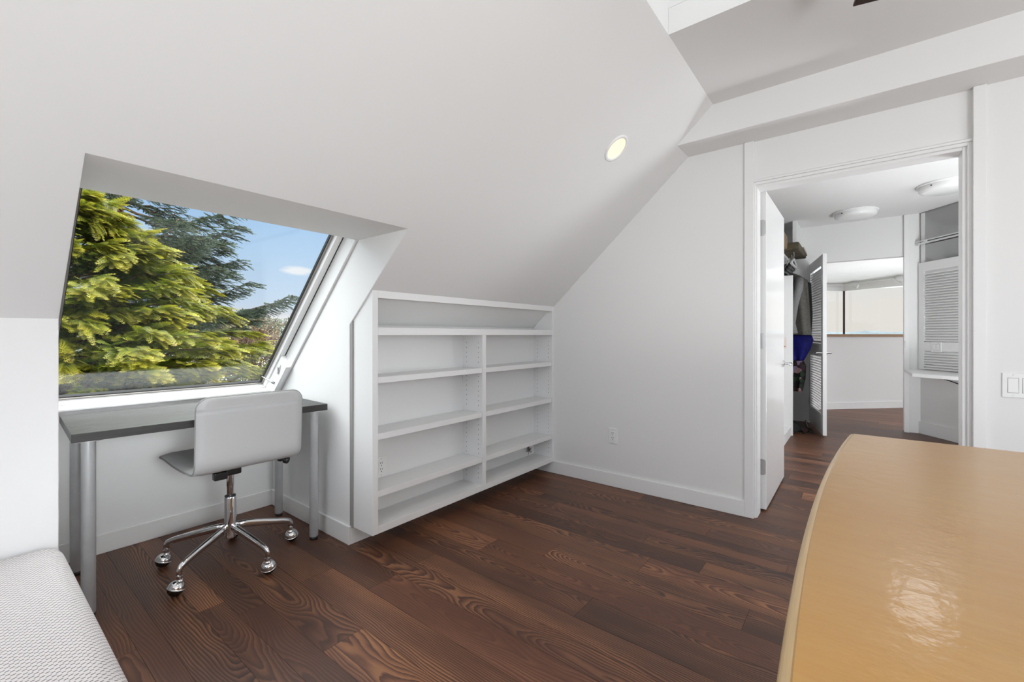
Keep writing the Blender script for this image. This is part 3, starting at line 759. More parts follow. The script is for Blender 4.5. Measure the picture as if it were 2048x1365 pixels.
# right jamb of the far opening
struct('trim_3', B(XF - .03, XF + .11, -.445, -.398, 0, HC - .001), TRIM, bevel=.003)
struct('trim_4', B(XF - .008, XF + .108, OL - .03, OL, 0, 2.03), TRIM, bevel=.002)
bm = B(XF - .0332, XF - .031, -.41, -.402, .97, 1.05); struct('trim_5', bm, STEEL)
# wall strip and diagonal wall of the alcove
dA = Vector((6.80, -.445)); dB = Vector((6.81, -.535)); dE = Vector((5.55, -1.47))
dd = (dE - dB).normalized(); dn = Vector((-dd.y, dd.x)) * -1
if dn.dot(Vector((-1, 1))) < 0: dn = -dn      # facing into the hall
def vwall(p, q, z0, z1, t=.08, nrm=None):
    n = nrm if nrm is not None else Vector((-(q - p).y, (q - p).x)).normalized()
    return PR([tuple(p), tuple(q), tuple(q - n * t), tuple(p - n * t)], 'z', z0, z1)
struct('wall_alcove_strip', PR([(6.80, -.445), (6.80, -.54), (6.90, -.54), (6.90, -.445)], 'z', 0, HC), PAINT)
struct('wall_alcove', vwall(dB, dE, 0, HC, .08, dn), PAINT)
struct('baseboard_alcove', vwall(dB + dn * .015, dE + dn * .015, .0005, .14, .014, dn), TRIM, bevel=.002)
# louvred closet panel set in the alcove wall, with tinted glass above
def along(s, o=0): p = dB + dd * s + dn * o; return (p.x, p.y)
def dbox(bm, s0, s1, o0, o1, z0, z1):
    return prism(bm, [along(s0, o0), along(s1, o0), along(s1, o1), along(s0, o1)], 'z', z0, z1)
lp = empty('louvered_panel', (*along(.35), .735), label='white louvered wall panel above the built-in desk shelf in the hall', cat='louvered panel')
def rel(bm, e): bmesh.ops.translate(bm, verts=bm.verts, vec=-e.location); return bm
bm = bmesh.new()
for a in ((.02, .085, .0015, .03, .735, 1.93), (1.3, 1.37, .0015, .03, .735, 1.93)): dbox(bm, *a)
for a in ((.085, 1.3, .0015, .03, 1.83, 1.93), (.085, 1.3, .0015, .03, .94, 1.04), (.085, 1.3, .0015, .012, .735, .94), (.085, 1.3, .0015, .010, 1.04, 1.83)): dbox(bm, *a)
obj('panel_frame', rel(bm, lp), TRIM, lp)
bm = bmesh.new()
def slat(z):
    a = [(.010, z + .030), (.030, z + .004), (.030, z - .002), (.010, z + .022)]
    v0 = [bm.verts.new((*along(.085, o), zz)) for o, zz in a]; v1 = [bm.verts.new((*along(1.3, o), zz)) for o, zz in a]
    for k in range(4): bm.faces.new((v0[k], v0[(k + 1) % 4], v1[(k + 1) % 4], v1[k]))
z = 1.05
while z < 1.80: slat(z); z += .0285
z = .74
while z < .92: slat(z); z += .0285
obj('slats', rel(bm, lp), TRIM, lp)
gp = empty('glass_panel', (*along(.35), 1.94), label='grey tinted glass panel up to the hall ceiling above the louvers', cat='glass panel')
GREYG = bump(mat('smoked_mirror', (.42, .42, .42), .12, .9), 3, .02)
obj('pane', rel(dbox(bmesh.new(), .075, 1.37, .003, .009, 1.935, HC - .012), gp), GREYG, gp)
bm = bmesh.new(); dbox(bm, .03, .075, .0, .014, 1.935, HC - .010); obj('edge_strip', rel(bm, gp), TRIM, gp)
bm = bmesh.new(); dbox(bm, .022, .03, .0, .016, .735, HC - .002); dbox(bm, .022, 1.37, .0, .016, HC - .010, HC - .001); obj('shadow_line', rel(bm, gp), GAPG, gp)
rl = empty('wall_rail', (*along(.35), 2.16), label='chrome rail across the grey glass panel in the hall', cat='rail')
bm = bmesh.new(); dbox(bm, -.01, 1.36, .03, .045, 2.135, 2.155); dbox(bm, -.01, 1.36, .03, .045, 2.165, 2.18); dbox(bm, .10, .14, .03, .045, 2.15, 2.17); obj('bar', rel(bm, rl), CHROME, rl, bevel=.003)
bm = bmesh.new(); dbox(bm, .0, .02, .009, .04, 2.13, 2.185); obj('bracket', rel(bm, rl), PLASTW, rl, bevel=.003)
sp = along(.24, .031); a_ = math.atan2(dn.y, dn.x) + PI / 2
switch((*sp, .985), a_, 2, 'white double light switch on the louvered panel above the hall desk shelf')
# built-in desk shelf
def onz(px, py, z): d = ray(px, py); tt = (z - H) / d.z; return CAMP + d * tt
bm = PR([(6.768, -.40), (6.03, -.415), (5.78, -.74), (5.30, -1.35), (5.55, -1.42), tuple(dB + dn * .032 + dd * .9), tuple(dB + dn * .032)], 'z', .693, .728)
obj('desk_shelf', bm, TRIM, bevel=.003, label='white built-in desk shelf in the hall alcove beside the opening', cat='shelf')
bm = bmesh.new(); p0 = onz(1878, 757, .69); p3 = onz(1926, 780, .62)
tube(bm, [(6.35, -.62, .684), (6.2, -.70, .66), (6.05, -.80, .62), (5.9, -.98, .61), (5.75, -1.2, .64)], .005, 6); obj('power_cable', bm, CABLEM, smooth=True, label='thin black cable hanging under the hall desk shelf', cat='cable')
bm = bmesh.new(); q = Vector((6.22, -.865)); tube(bm, [(q.x, q.y, .0), (q.x, q.y, .38), (q.x - .02, q.y - .03, .44), (q.x - .06, q.y - .08, .455), (q.x - .2, q.y - .2, .455)], .022, 12)
obj('white_pipe', bm, PLASTW, smooth=True, label='white bent pipe standing under the hall desk shelf', cat='pipe')

# hall door (open, hinged on the left jamb)
dr = empty('hall_door', (3.185, .50, .012), label='white flat hall door standing open against the closet side', cat='door')
DX, DY, DZ = -3.185, -.50, -.012
def dpart(name, bm, m, par=None, **kw):
    bmesh.ops.translate(bm, verts=bm.verts, vec=(DX, DY, DZ)); return obj(name, bm, m, par or dr, **kw)
dpart('door_leaf', B(3.185, 4.02, .465, .502, .012, 2.03), DOORP, bevel=.002)
for z in (.28, 1.08, 1.80):
    bm = PR([(.5035, z - .05), (.478, z - .05), (.468, z - .04), (.468, z + .04), (.478, z + .05), (.5035, z + .05)], 'x', 3.1825, 3.1848)
    h = dpart('hinge', bm, STEEL, label='grey steel hinge')
    dpart('hinge_pin', tube(bmesh.new(), [(3.178, .507, z - .05), (3.178, .507, z + .05)], .006, 10), STEEL, h, smooth=True)
bm = bmesh.new(); lathe(bm, [(0, 0), (.026, 0), (.026, .008), (.012, .010), (.009, .012), (.009, .055), (0, .055)], 24, Matrix.Translation((3.955, .465, .90)) @ Matrix.Rotation(PI / 2, 4, 'X'))
hd = dpart('lever_handle', bm, CHROME, autosmooth=40)
dpart('lever', tube(bmesh.new(), [(3.955, .412, .90), (3.90, .408, .90), (3.84, .41, .899)], [.009, .008, .007], 12), CHROME, hd, smooth=True)

# ceiling lamps
def disc(x, y, label):
    t = empty('ceiling_lamp', (x, y, HC), label=label, cat='ceiling light', group=None)
    fr = bump(mat('frosted_glass_shade', (.80, .80, .79), .25), 20, .02)
    obj('base_ring', lathe(bmesh.new(), [(0, -.001), (.205, -.001), (.205, -.012), (.198, -.016), (0, -.016)], 48), PLASTW, t, autosmooth=40)
    obj('shade', lathe(bmesh.new(), [(.19, -.016), (.192, -.045), (.182, -.062), (.15, -.072), (0, -.078)], 48), fr, t, smooth=True)
    obj('screw', lathe(bmesh.new(), [(0, 0), (.006, 0), (.006, .008), (0, .008)], 10, Matrix.Translation((-.15, .117, -.035)) @ Matrix.Rotation(-PI / 2, 4, 'Y')), DARK, t)
disc(5.60, -.62, 'round white ceiling lamp at the right of the hall, nearer the desk shelf')
disc(6.25, .04, 'round white ceiling lamp further back in the hall above the opening')

# open louvered door
ld = empty('louvered_door', (6.77, .495, .02), math.atan2(.30 - .495, 5.88 - 6.77), label='white louvered door ajar in front of the hanging clothes', cat='door')
WD, HD = .91, 1.985
bm = bmesh.new(); T2 = .0175
for a in ((0, .10, 0, HD), (WD - .10, WD, 0, HD), (.10, WD - .10, 0, .2), (.10, WD - .10, .86, 1.0), (.10, WD - .10, HD - .12, HD)): box(bm, a[0], a[1], -T2, T2, a[2], a[3])
obj('door_frame', bm, DOORP, ld)
bm = bmesh.new()
for z0, z1 in ((.2, .86), (1.0, HD - .12)):
    z = z0 + .004
    while z < z1 - .025:
        prism(bm, [(-.013, z + .022), (.013, z), (.013, z + .006), (-.013, z + .028)], 'x', .10, WD - .10); z += .03
obj('slats', bm, DOORP, ld)
for s in (-1, 1):
    bm = bmesh.new(); lathe(bm, [(0, 0), (.026, 0), (.026, .008), (.012, .010), (.009, .012), (.009, .05), (0, .05)], 20, Matrix.Translation((WD - .05, s * T2, .90)) @ Matrix.Rotation(-s * PI / 2, 4, 'X'))
    tube(bm, [(WD - .05, s * (T2 + .048), .90), (WD - .11, s * (T2 + .055), .90), (WD - .16, s * (T2 + .055), .90)], [.009, .008, .007], 10)
    obj('lever_handle', bm, CHROME, ld, autosmooth=40)
for z in (.25, 1.0, 1.75): obj('hinge', B(-.012, .004, -.02, .012, z - .045, z + .045), STEEL, ld, bevel=.001)

# closet cabinet with bottom shelf, top shelf, contents
cb = empty('closet_cabinet', (4.9, .9, 0), label='tall white open closet cabinet behind the hall door', cat='cabinet')
def cpart(name, bm, **kw): bmesh.ops.translate(bm, verts=bm.verts, vec=(-4.9, -.9, 0)); return obj(name, bm, kw.pop('m', TRIM), cb, **kw)
cpart('side_panel', B(5.76, 5.80, .585, 1.2, 0, 1.78)); cpart('side_panel', B(4.02, 4.06, .62, 1.2, 0, 1.78))
cpart('bottom_shelf', B(4.06, 5.76, .60, 1.2, .0, .10)); cpart('back_panel', B(4.06, 5.76, 1.2, 1.22, 0, 1.78)); cpart('top_panel', B(4.02, 5.80, .70, 1.22, 1.78, 1.80))
bm = B(4.05, 6.3, .66, 1.22, 2.0, 2.02)
obj('closet_shelf', bm, TRIM, label='white closet shelf above the hanging rail', cat='shelf')
bm = prism(bmesh.new(), [(4.9, 2.14), (5.3, 2.09), (5.78, 2.045), (5.78, 2.03), (5.25, 2.07), (4.9, 2.11)], 'y', .99, 1.005)
obj('shelf_edge_board', bm, TRIM, label='white board edge resting on the closet shelf', cat='board')
WICK = bump(mat('brown_wicker', s2l(112, 92, 66), .7), 60, .8, .01, var=.6)
bm = bmesh.new(); box(bm, 4.8, 5.46, .60, .98, 2.022, 2.17); obj('wicker_basket', bm, WICK, bevel=.02, seg=3, label='brown wicker basket on the closet shelf', cat='basket')
BAGM = bump(mat('dark_khaki_canvas', s2l(74, 66, 48), .7), 25, .5, .01, var=.35)
bm = bmesh.new()
NB = 14
for i, (f, h) in enumerate([(0, .0)]): pass
prism(bm, [(5.5, 2.022), (6.26, 2.022), (6.28, 2.05), (6.27, 2.11), (6.16, 2.13), (5.82, 2.10), (5.5, 2.10)], 'y', .50, .86)
bag = obj('canvas_bag', bm, BAGM, bevel=.015, seg=3, label='dark khaki canvas bag lying on the closet shelf', cat='bag')
bm = bmesh.new(); tube(bm, [(5.84, .49, 2.09), (5.93, .485, 2.07), (6.02, .48, 2.05), (6.13, .485, 2.04), (6.2, .49, 2.05)], .006, 6)
obj('strap', bm, mat('pale_strap', s2l(180, 172, 150), .7), bag, smooth=True, label='pale cord strap')
bm = tube(bmesh.new(), [(4.06, .86, 1.955), (6.79, .86, 1.955)], .0125, 14)
obj('hanging_rail', bm, CHROME, smooth=True, label='chrome hanging rail along the closet', cat='rail')

# hangers
HB = mat('black_hanger', (.012, .012, .012), .35); HG = bump(mat('silver_hanger', (.55, .55, .55), .3, .6), 10, .02)
def hanger(x, y, z, yaw, m, label, grp='hangers bunched in the closet'):
    t = empty('clothes_hanger', (x, y, z), yaw, label=label, cat='hanger', group=grp)
    bm = bmesh.new(); tube(bm, [(0, 0, 0), (.10, 0, -.022), (.21, 0, -.048), (.215, 0, -.058), (.20, 0, -.066), (0, 0, -.068), (-.20, 0, -.066), (-.215, 0, -.058), (-.21, 0, -.048), (-.10, 0, -.022), (0, 0, 0)], .012, 8, cap=False, sx=1)
    b = obj('hanger_body', bm, m, t, smooth=True)
    bm = bmesh.new(); pts = [(0, 0, -.005), (0, 0, .03)] + [(.022 * math.sin(q) , 0, .052 - .022 * math.cos(q)) for q in [PI * k / 6 for k in range(0, 9)]]
    tube(bm, pts, .0025, 6); obj('hook', bm, STEEL, t, smooth=True)
    return t
for i in range(8):
    hanger(5.42 + .085 * i, .54 + .027 * i, 1.905 - .014 * (i % 4), 0.0, HG if i == 0 else HB,
           'silver hanger nearest the hall door in the bunch under the closet shelf' if i == 0 else 'empty black hanger bunched with others under the closet shelf', 'empty hangers under the closet shelf')

# hanging clothes
def garment(name, label, cat, c, yaw, prof, m, folds=5, amp=.012, seed=0):
    """prof: (z, halfwidth, halfthickness, xshift)"""
    rnd = random.Random(seed); bm = bmesh.new(); n = 48; rings = []; ph = rnd.random() * 6
    # interpolate
    P = []
    for a, b in zip(prof, prof[1:]):
        k = 6
        for i in range(k): f = i / k; P.append(tuple(a[j] + (b[j] - a[j]) * f for j in range(4)))
    P.append(prof[-1])
    for i, (z, hw, ht, xs) in enumerate(P):
        dep = min(1, (prof[0][0] - z) / .3); R = []
        for k in range(n):
            a = 2 * PI * k / n; ca, sa = math.cos(a), math.sin(a)
            q = 1 + amp * 10 * dep * math.sin(folds * 2 * a + ph + z * 1.5) * .35
            x = xs + hw * math.copysign(abs(ca) ** .8, ca) * q; y = ht * math.copysign(abs(sa) ** .7, sa) * q + amp * dep * math.sin(folds * a * 1.7 + z * 3 + ph)
            R.append(bm.verts.new((x, y, z)))
        rings.append(R)
    for a, b in zip(rings, rings[1:]):
        for k in range(n): bm.faces.new((a[k], a[(k + 1) % n], b[(k + 1) % n], b[k]))
    bm.faces.new(rings[0][::-1]); bm.faces.new(rings[-1])
    t = empty(name, (c[0], c[1], 0), yaw, label=label, cat=cat); obj('body', bm, m, t, smooth=True); return t
GREYC = bump(mat('grey_jacket_cloth', s2l(88, 86, 80), .9), 60, .4, var=.2)
TWEED = bump(mat('grey_tweed', s2l(120, 120, 120), .9), 260, .8, var=.5)
DARKC = bump(mat('charcoal_cloth', s2l(40, 42, 42), .9), 50, .3, var=.2)
BLUEC = bump(mat('royal_blue_cloth', s2l(22, 26, 130), .7), 30, .3, var=.3)
GREYD = bump(mat('grey_dress_cloth', s2l(104, 100, 92), .85), 20, .4, var=.15)
def floral():
    m = mat('floral_print', rough=.8); nt, b = nodes(m); tc = N(nt, 'ShaderNodeTexCoord')
    v = N(nt, 'ShaderNodeTexVoronoi'); v.inputs['Scale'].default_value = 22; nt.links.new(tc.outputs['Object'], v.inputs['Vector'])
    s = N(nt, 'ShaderNodeSeparateColor'); nt.links.new(v.outputs['Color'], s.inputs[0])
    r = ramp(nt, s.outputs[0], [(0, s2l(30, 22, 28)), (.4, s2l(60, 44, 50)), (.55, s2l(150, 130, 165)), (.72, s2l(176, 140, 140)), (.85, s2l(40, 60, 44)), (.95, s2l(200, 190, 196))], 'CONSTANT')
    nt.links.new(r.outputs[0], b.inputs['Base Color']); return m
FLOR = floral()
j = garment('grey_jacket', 'grey jacket with tweed sleeve hanging in the closet', 'jacket', (6.04, .625), 1.2,
        [(1.83, .03, .02, 0), (1.80, .09, .035, 0), (1.74, .17, .05, 0), (1.45, .19, .06, 0), (1.12, .21, .06, 0)], GREYC, 4, .01, 1)
bm = bmesh.new(); tube(bm, [(-.10, .02, 1.76), (-.10, .05, 1.66), (-.06, .075, 1.45), (-.04, .085, 1.25), (-.07, .085, 1.13)], [.045, .05, .047, .042, .040], 16); obj('sleeve', bm, TWEED, j, smooth=True, label='lighter tweed sleeve')
garment('charcoal_coat', 'dark charcoal coat hanging behind the grey jacket', 'coat', (6.27, .645), 1.35,
        [(1.84, .03, .02, 0), (1.80, .1, .04, 0), (1.72, .2, .06, 0), (1.35, .21, .07, 0), (1.0, .19, .06, 0)], DARKC, 3, .01, 2)
garment('blue_shirt', 'royal blue shirt hanging below the grey jacket', 'shirt', (6.12, .56), 1.3,
        [(1.115, .13, .04, 0), (1.06, .15, .045, 0), (.95, .12, .04, 0), (.82, .05, .03, 0)], BLUEC, 3, .012, 3)
garment('floral_dress', 'purple and black floral print dress hanging under the blue shirt', 'dress', (6.10, .56), 1.2,
        [(.818, .05, .03, 0), (.76, .08, .035, 0), (.62, .085, .035, .01), (.46, .06, .03, .02)], FLOR, 3, .012, 4)
garment('grey_dress', 'long grey dress hanging at the closet side panel', 'dress', (6.02, .80), 1.2,
        [(1.10, .09, .04, 0), (1.0, .12, .05, 0), (.8, .13, .05, .0), (.4, .12, .05, .05), (.16, .05, .03, .10)], GREYD, 5, .012, 5)
garment('dark_trousers', 'dark trousers hanging low at the closet floor', 'trousers', (6.42, .80), 1.2,
        [(.98, .12, .05, 0), (.5, .12, .05, 0), (.12, .11, .05, 0)], DARKC, 5, .012, 6)
bm = bmesh.new(); rnd = random.Random(11)
def squig(p0, n, s): 
    pts = [Vector(p0)]
    for i in range(n): pts.append(pts[-1] + Vector((rnd.uniform(-s, s) - .01, rnd.uniform(-s, s) - .01, 0)))
    for p in pts: p.z = max(.006, p.z)
    return pts
tube(bm, [(6.30, .50, .02), (6.2, .44, .01), (6.05, .42, .008), (5.95, .45, .03), (5.90, .46, .10), (5.92, .48, .16)], .006, 6)
tube(bm, [(6.2, .55, .01), (6.05, .52, .008), (5.95, .5, .008), (6.1, .46, .008), (6.3, .48, .01)], .006, 6)
obj('black_cord', bm, CABLEM, smooth=True, label='black cord tangled on the floor at the closet', cat='cord')
bm = bmesh.new(); bmesh.ops.create_uvsphere(bm, u_segments=20, v_segments=12, radius=1)
for v in bm.verts: v.co = Vector((v.co.x * .15, v.co.y * .09, max(0, v.co.z) * .10 + .002 + .01 * math.sin(v.co.x * 9))) 
obj('dark_shoe_bag', bm, DARKC, smooth=True, loc=(6.12, .62, 0), label='dark bag slumped on the closet floor', cat='bag')
NOTE = mat('note_paper', s2l(226, 214, 204), .8)
nb = empty('paper_note', (5.757, .66, 1.03), label='small pale paper tag on the closet side panel', cat='note')
obj('sheet', B(-.002, 0, -.016, .016, -.06, .06), NOTE, nb); obj('printed_marks', B(-.0026, -.002, -.008, .008, -.045, -.035), mat('red_print', s2l(170, 90, 80), .8), nb)

# ------------------------------------------------------------------ far room : half wall, big windows, track light
hw0 = onz(1600, 820.5, 0); hw1 = onz(1830, 815.2, 0)
p, q = Vector((hw0.x, hw0.y)), Vector((hw1.x, hw1.y)); nn = Vector((-(q - p).y, (q - p).x)).normalized()
if nn.dot(Vector((-1, 0))) < 0: nn = -nn
struct('wall_half', vwall(p, q, 0, 1.092, .1, nn), PAINT)
struct('baseboard_half_wall', vwall(p + nn * .014, q + nn * .014, .0005, .10, .013, nn), TRIM)
struct('trim_6', vwall(p + nn * .02, q + nn * .02, 1.092, 1.128, .14, nn), WOODSILL)
C = Vector((14.96, .337)); L1 = Vector((14.0, 1.20)); R1 = Vector((12.3, -3.1))
def farwall(idx, a, b):
    n = Vector((-(b - a).y, (b - a).x)).normalized()
    if n.dot(Vector((-1, 0))) < 0: n = -n
    struct('wall_far_top_%d' % idx, vwall(a, b, 2.30, HC, .1, n), PAINT)
    struct('wall_far_bottom_%d' % idx, vwall(a, b, 0, .7, .1, n), PAINT)
    wn = empty('window_%d' % (idx + 1), (0, 0, 0), kind='structure')
    obj('pane', vwall(a - n * .05, b - n * .05, .7, 2.30, .006, n), GLASS, wn)
    return n
farwall(1, L1, C); farwall(2, C, R1)
struct('wall_far_left', vwall(Vector((XF + .1, 2.6)), L1 + Vector((0, 0)), 0, HC, .1, Vector((0, 1)) * -1), PAINT)
struct('trim_7', B(C.x - .10, C.x - .04, C.y - .025, C.y + .025, .7, 2.30), mat('dark_bronze_post', s2l(66, 54, 48), .5))
struct('wall_far_sunblock', B(XF + .1, 12.4, -3.4, -3.3, 0, HC), PAINT)  # unseen wall added to stop sun patches in the far room
struct('ceiling_far_sunshade', B(12.2, 18.5, -9, 3.3, 2.62, 2.7), PAINT)  # overhang added to keep the sun off the far windows
tl = empty('track_light', (9.6, -.1, HC - .04), label='white track light on the ceiling beyond the far opening', cat='track light')
a = CAMP + ray(1688, 569) * ((2.46 - H) / ray(1688, 569).z); b = CAMP + ray(1810, 553) * ((2.46 - H) / ray(1810, 553).z); c = CAMP + ray(1600, 570.5) * ((2.46 - H) / ray(1600, 570.5).z)
TRM = bump(mat('track_grey_white', (.62, .62, .61), .4), 10, .02)
bm = bmesh.new(); tube(bm, [c, a, b], .03, 6); obj('track', rel(bm, tl), TRM, tl)
for f, nme in ((.22, 0), (.95, 1)):
    pp = a.lerp(b, f); bm = lathe(bmesh.new(), [(0, .04), (.05, .04), (.09, -.02), (.10, -.12), (.085, -.12), (0, -.05)], 20, Matrix.Translation(pp) @ Matrix.Rotation(.5, 4, 'X')); obj('spot_head', rel(bm, tl), TRM, tl, smooth=True)

# ------------------------------------------------------------------ outdoors
def foliage_mesh(name, tri_or_quads, cols, m, parent, k):
    V = tri_or_quads.reshape(-1, 3); nf = len(V) // k
    me = bpy.data.meshes.new(name); me.vertices.add(len(V)); me.vertices.foreach_set('co', V.astype(np.float32).ravel())
    me.loops.add(len(V)); me.loops.foreach_set('vertex_index', np.arange(len(V), dtype=np.int32))
    me.polygons.add(nf); me.polygons.foreach_set('loop_start', np.arange(0, len(V), k, dtype=np.int32)); me.polygons.foreach_set('loop_total', np.full(nf, k, np.int32))
    ca = me.color_attributes.new('leaf', 'FLOAT_COLOR', 'POINT')
    cc = np.ones((len(V), 4), np.float32); cc[:, :3] = cols; ca.data.foreach_set('color', cc.ravel())
    me.update(); me.validate(); me.materials.append(m)
    o = bpy.data.objects.new(name, me); COL.objects.link(o)
    if parent: o.parent = parent
    return o
def leaf_mat(name, trans=.35, rough=.6):
    m = bpy.data.materials.new(name); m.use_nodes = True; nt = m.node_tree; nt.nodes.clear()
    at = N(nt, 'ShaderNodeAttribute'); at.attribute_name = 'leaf'
    d = N(nt, 'ShaderNodeBsdfDiffuse'); t = N(nt, 'ShaderNodeBsdfTranslucent'); g = N(nt, 'ShaderNodeBsdfGlossy'); g.inputs['Roughness'].default_value = .45
    nt.links.new(at.outputs['Color'], d.inputs[0]); nt.links.new(at.outputs['Color'], t.inputs[0])
    m1 = N(nt, 'ShaderNodeMixShader'); m1.inputs[0].default_value = trans; nt.links.new(d.outputs[0], m1.inputs[1]); nt.links.new(t.outputs[0], m1.inputs[2])
    m2 = N(nt, 'ShaderNodeMixShader'); m2.inputs[0].default_value = .05; nt.links.new(m1.outputs[0], m2.inputs[1]); nt.links.new(g.outputs[0], m2.inputs[2])
    o = N(nt, 'ShaderNodeOutputMaterial'); nt.links.new(m2.outputs[0], o.inputs[0]); return m
BARK = bump(mat('conifer_bark', s2l(86, 62, 50), .9), 14, .8, .02, mscale=(1, 1, .2), var=.3)
R = np.random.default_rng(5)
def frame_from(d, up):
    d = d / np.linalg.norm(d); s = np.cross(d, up); n_ = np.linalg.norm(s)
    s = s / n_ if n_ > 1e-6 else np.array([1, 0, 0.]); u = np.cross(s, d); return np.stack([d, s, u], 1)
# flat fan spray of a golden cypress, length 1 along +x, flat in xy
def spray_template():
    Q, T = [], []
    def shoot(p, a, L, w, t0):
        d = np.array([math.cos(a), math.sin(a), 0]); s = np.array([-d[1], d[0], 0]) * w
        m_ = p + d * L * .5; e = p + d * L
        Q.append([p - s * .5, m_ - s, e, m_ + s]); T.append([t0, t0 + L * .5, t0 + L, t0 + L * .5])
    shoot(np.zeros(3), 0, 1.0, .02, 0)
    n = 7
    for i in range(n):
        for sd in (-1, 1):
            t = .08 + .86 * (i + (.25 if sd > 0 else 0)) / n; L = .27 * (1 - t) ** .75 + .08; a = sd * (.75 - .3 * t)
            p = np.array([t, 0, 0.]); shoot(p, a, L, .013, t)
            d = np.array([math.cos(a), math.sin(a), 0]); k = 1 if L < .2 else 2
            for q in range(k):
                for s2 in (-1, 1):
                    f = .15 + .8 * q / k; shoot(p + d * L * f, a + s2 * .65, .07 + .12 * (1 - f) * L / .4, .017, t + L * f)
    Q = np.array(Q); T = np.array(T); Q[..., 2] -= .22 * Q[..., 0] ** 2 + .25 * Q[..., 1] ** 2 ; return Q, T / 1.15
SQ, ST = spray_template()
def place(tQ, tT, pos, dirs, ups, lens, tint_lo, tint_hi, tipc, rng, jit=.12):
    outs, cols = [], []
    for p, d, u, L, lo, hi, tc_ in zip(pos, dirs, ups, lens, tint_lo, tint_hi, tipc):
        M = frame_from(d, u); q = tQ * L; outs.append(q @ M.T + p)
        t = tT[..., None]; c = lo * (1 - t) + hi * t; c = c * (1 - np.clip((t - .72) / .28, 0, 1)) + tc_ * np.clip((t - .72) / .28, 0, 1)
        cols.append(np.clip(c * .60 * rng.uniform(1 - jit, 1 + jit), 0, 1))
    return np.concatenate([o.reshape(-1, 3) for o in outs]), np.concatenate([c.reshape(-1, 3) for c in cols])
lin = lambda *c: np.array(s2l(*c))

def cypress(base, top, rfun, nb, name, label, seed, zlo):
    rng = np.random.default_rng(seed)
    root = empty(name, tuple(base), label=label, cat='tree'); b0 = np.array(base)
    bm = bmesh.new(); tube(bm, [(0, 0, 0), (.05, 0, (top - base[2]) * .5), (0, .03, top - base[2] - .1)], [.16, .11, .02], 10); obj('trunk', bm, BARK, root, smooth=True)
    pos, dirs, ups, lens, lo, hi, tip = [], [], [], [], [], [], []
    bb = bmesh.new()
    for i in range(nb):
        z = zlo + (top - zlo) * rng.random(); az = rng.uniform(0, 2 * PI)
        # favour the side facing the house
        if math.sin(az) > .35 and rng.random() < .75: az = -az
        Rz = rfun(z) * rng.uniform(.55, 1.08); 
        if Rz < .1: continue
        d = np.array([math.cos(az), math.sin(az), 0]); rise = rng.uniform(.12, .42) * Rz; n = 9
        pts = []
        for k in range(n):
            f = k / (n - 1); pts.append(np.array([base[0], base[1], z - rise]) + d * Rz * f + np.array([0, 0, rise * (1.7 * f - .7 * f ** 3)]) + rng.normal(0, .015, 3))
        tube(bb, [tuple(p_ - b0) for p_ in pts], [max(.003, .022 * (1 - k / n) * Rz / 1.5) for k in range(n)], 5, cap=False)
        m_ = int(88 * Rz + 20)
        for s in range(m_):
            f = 1 - .72 * rng.random() ** 1.25; k = min(n - 2, int(f * (n - 1))); fr = f * (n - 1) - k
            p_ = pts[k] * (1 - fr) + pts[k + 1] * fr; bd = pts[k + 1] - pts[k]; bd /= np.linalg.norm(bd)
            yaw = rng.uniform(-.85, .85) * (1.0 if f < .93 else .4); c_, s_ = math.cos(yaw), math.sin(yaw)
            dd_ = np.array([bd[0] * c_ - bd[1] * s_, bd[0] * s_ + bd[1] * c_, bd[2] + rng.uniform(-.35, .25)])
            up = np.array([rng.normal(0, .35), rng.normal(0, .35), 1.0]) + d * rng.uniform(-.1, .6)
            pos.append(p_ + rng.normal(0, .02, 3)); dirs.append(dd_); ups.append(up); lens.append(rng.uniform(.10, .22))
            g = rng.random(); out = max(0, (f - .55) / .45)
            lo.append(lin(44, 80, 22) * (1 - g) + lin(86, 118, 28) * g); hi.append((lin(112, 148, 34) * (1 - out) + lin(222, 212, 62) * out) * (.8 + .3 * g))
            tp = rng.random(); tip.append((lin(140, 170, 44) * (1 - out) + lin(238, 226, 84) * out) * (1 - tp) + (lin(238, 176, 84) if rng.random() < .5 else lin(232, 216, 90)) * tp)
    Vv, Cc = place(SQ, ST, pos, dirs, ups, lens, lo, hi, tip, rng)
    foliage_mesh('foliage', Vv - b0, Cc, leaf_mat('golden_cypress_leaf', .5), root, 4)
    obj('branches', bb, BARK, root, smooth=True); print(name, len(Vv) // 4)
def rf(z): return max(0, 2.1 * (1 - max(0, (z + .3) / 3.0) ** 2.0)) if z > -.3 else 2.1
cypress((.62, 6.05, -4.0), 2.6, rf, 360, 'golden_cypress', 'yellow-green cypress tree filling the left of the window', 21, -.7)

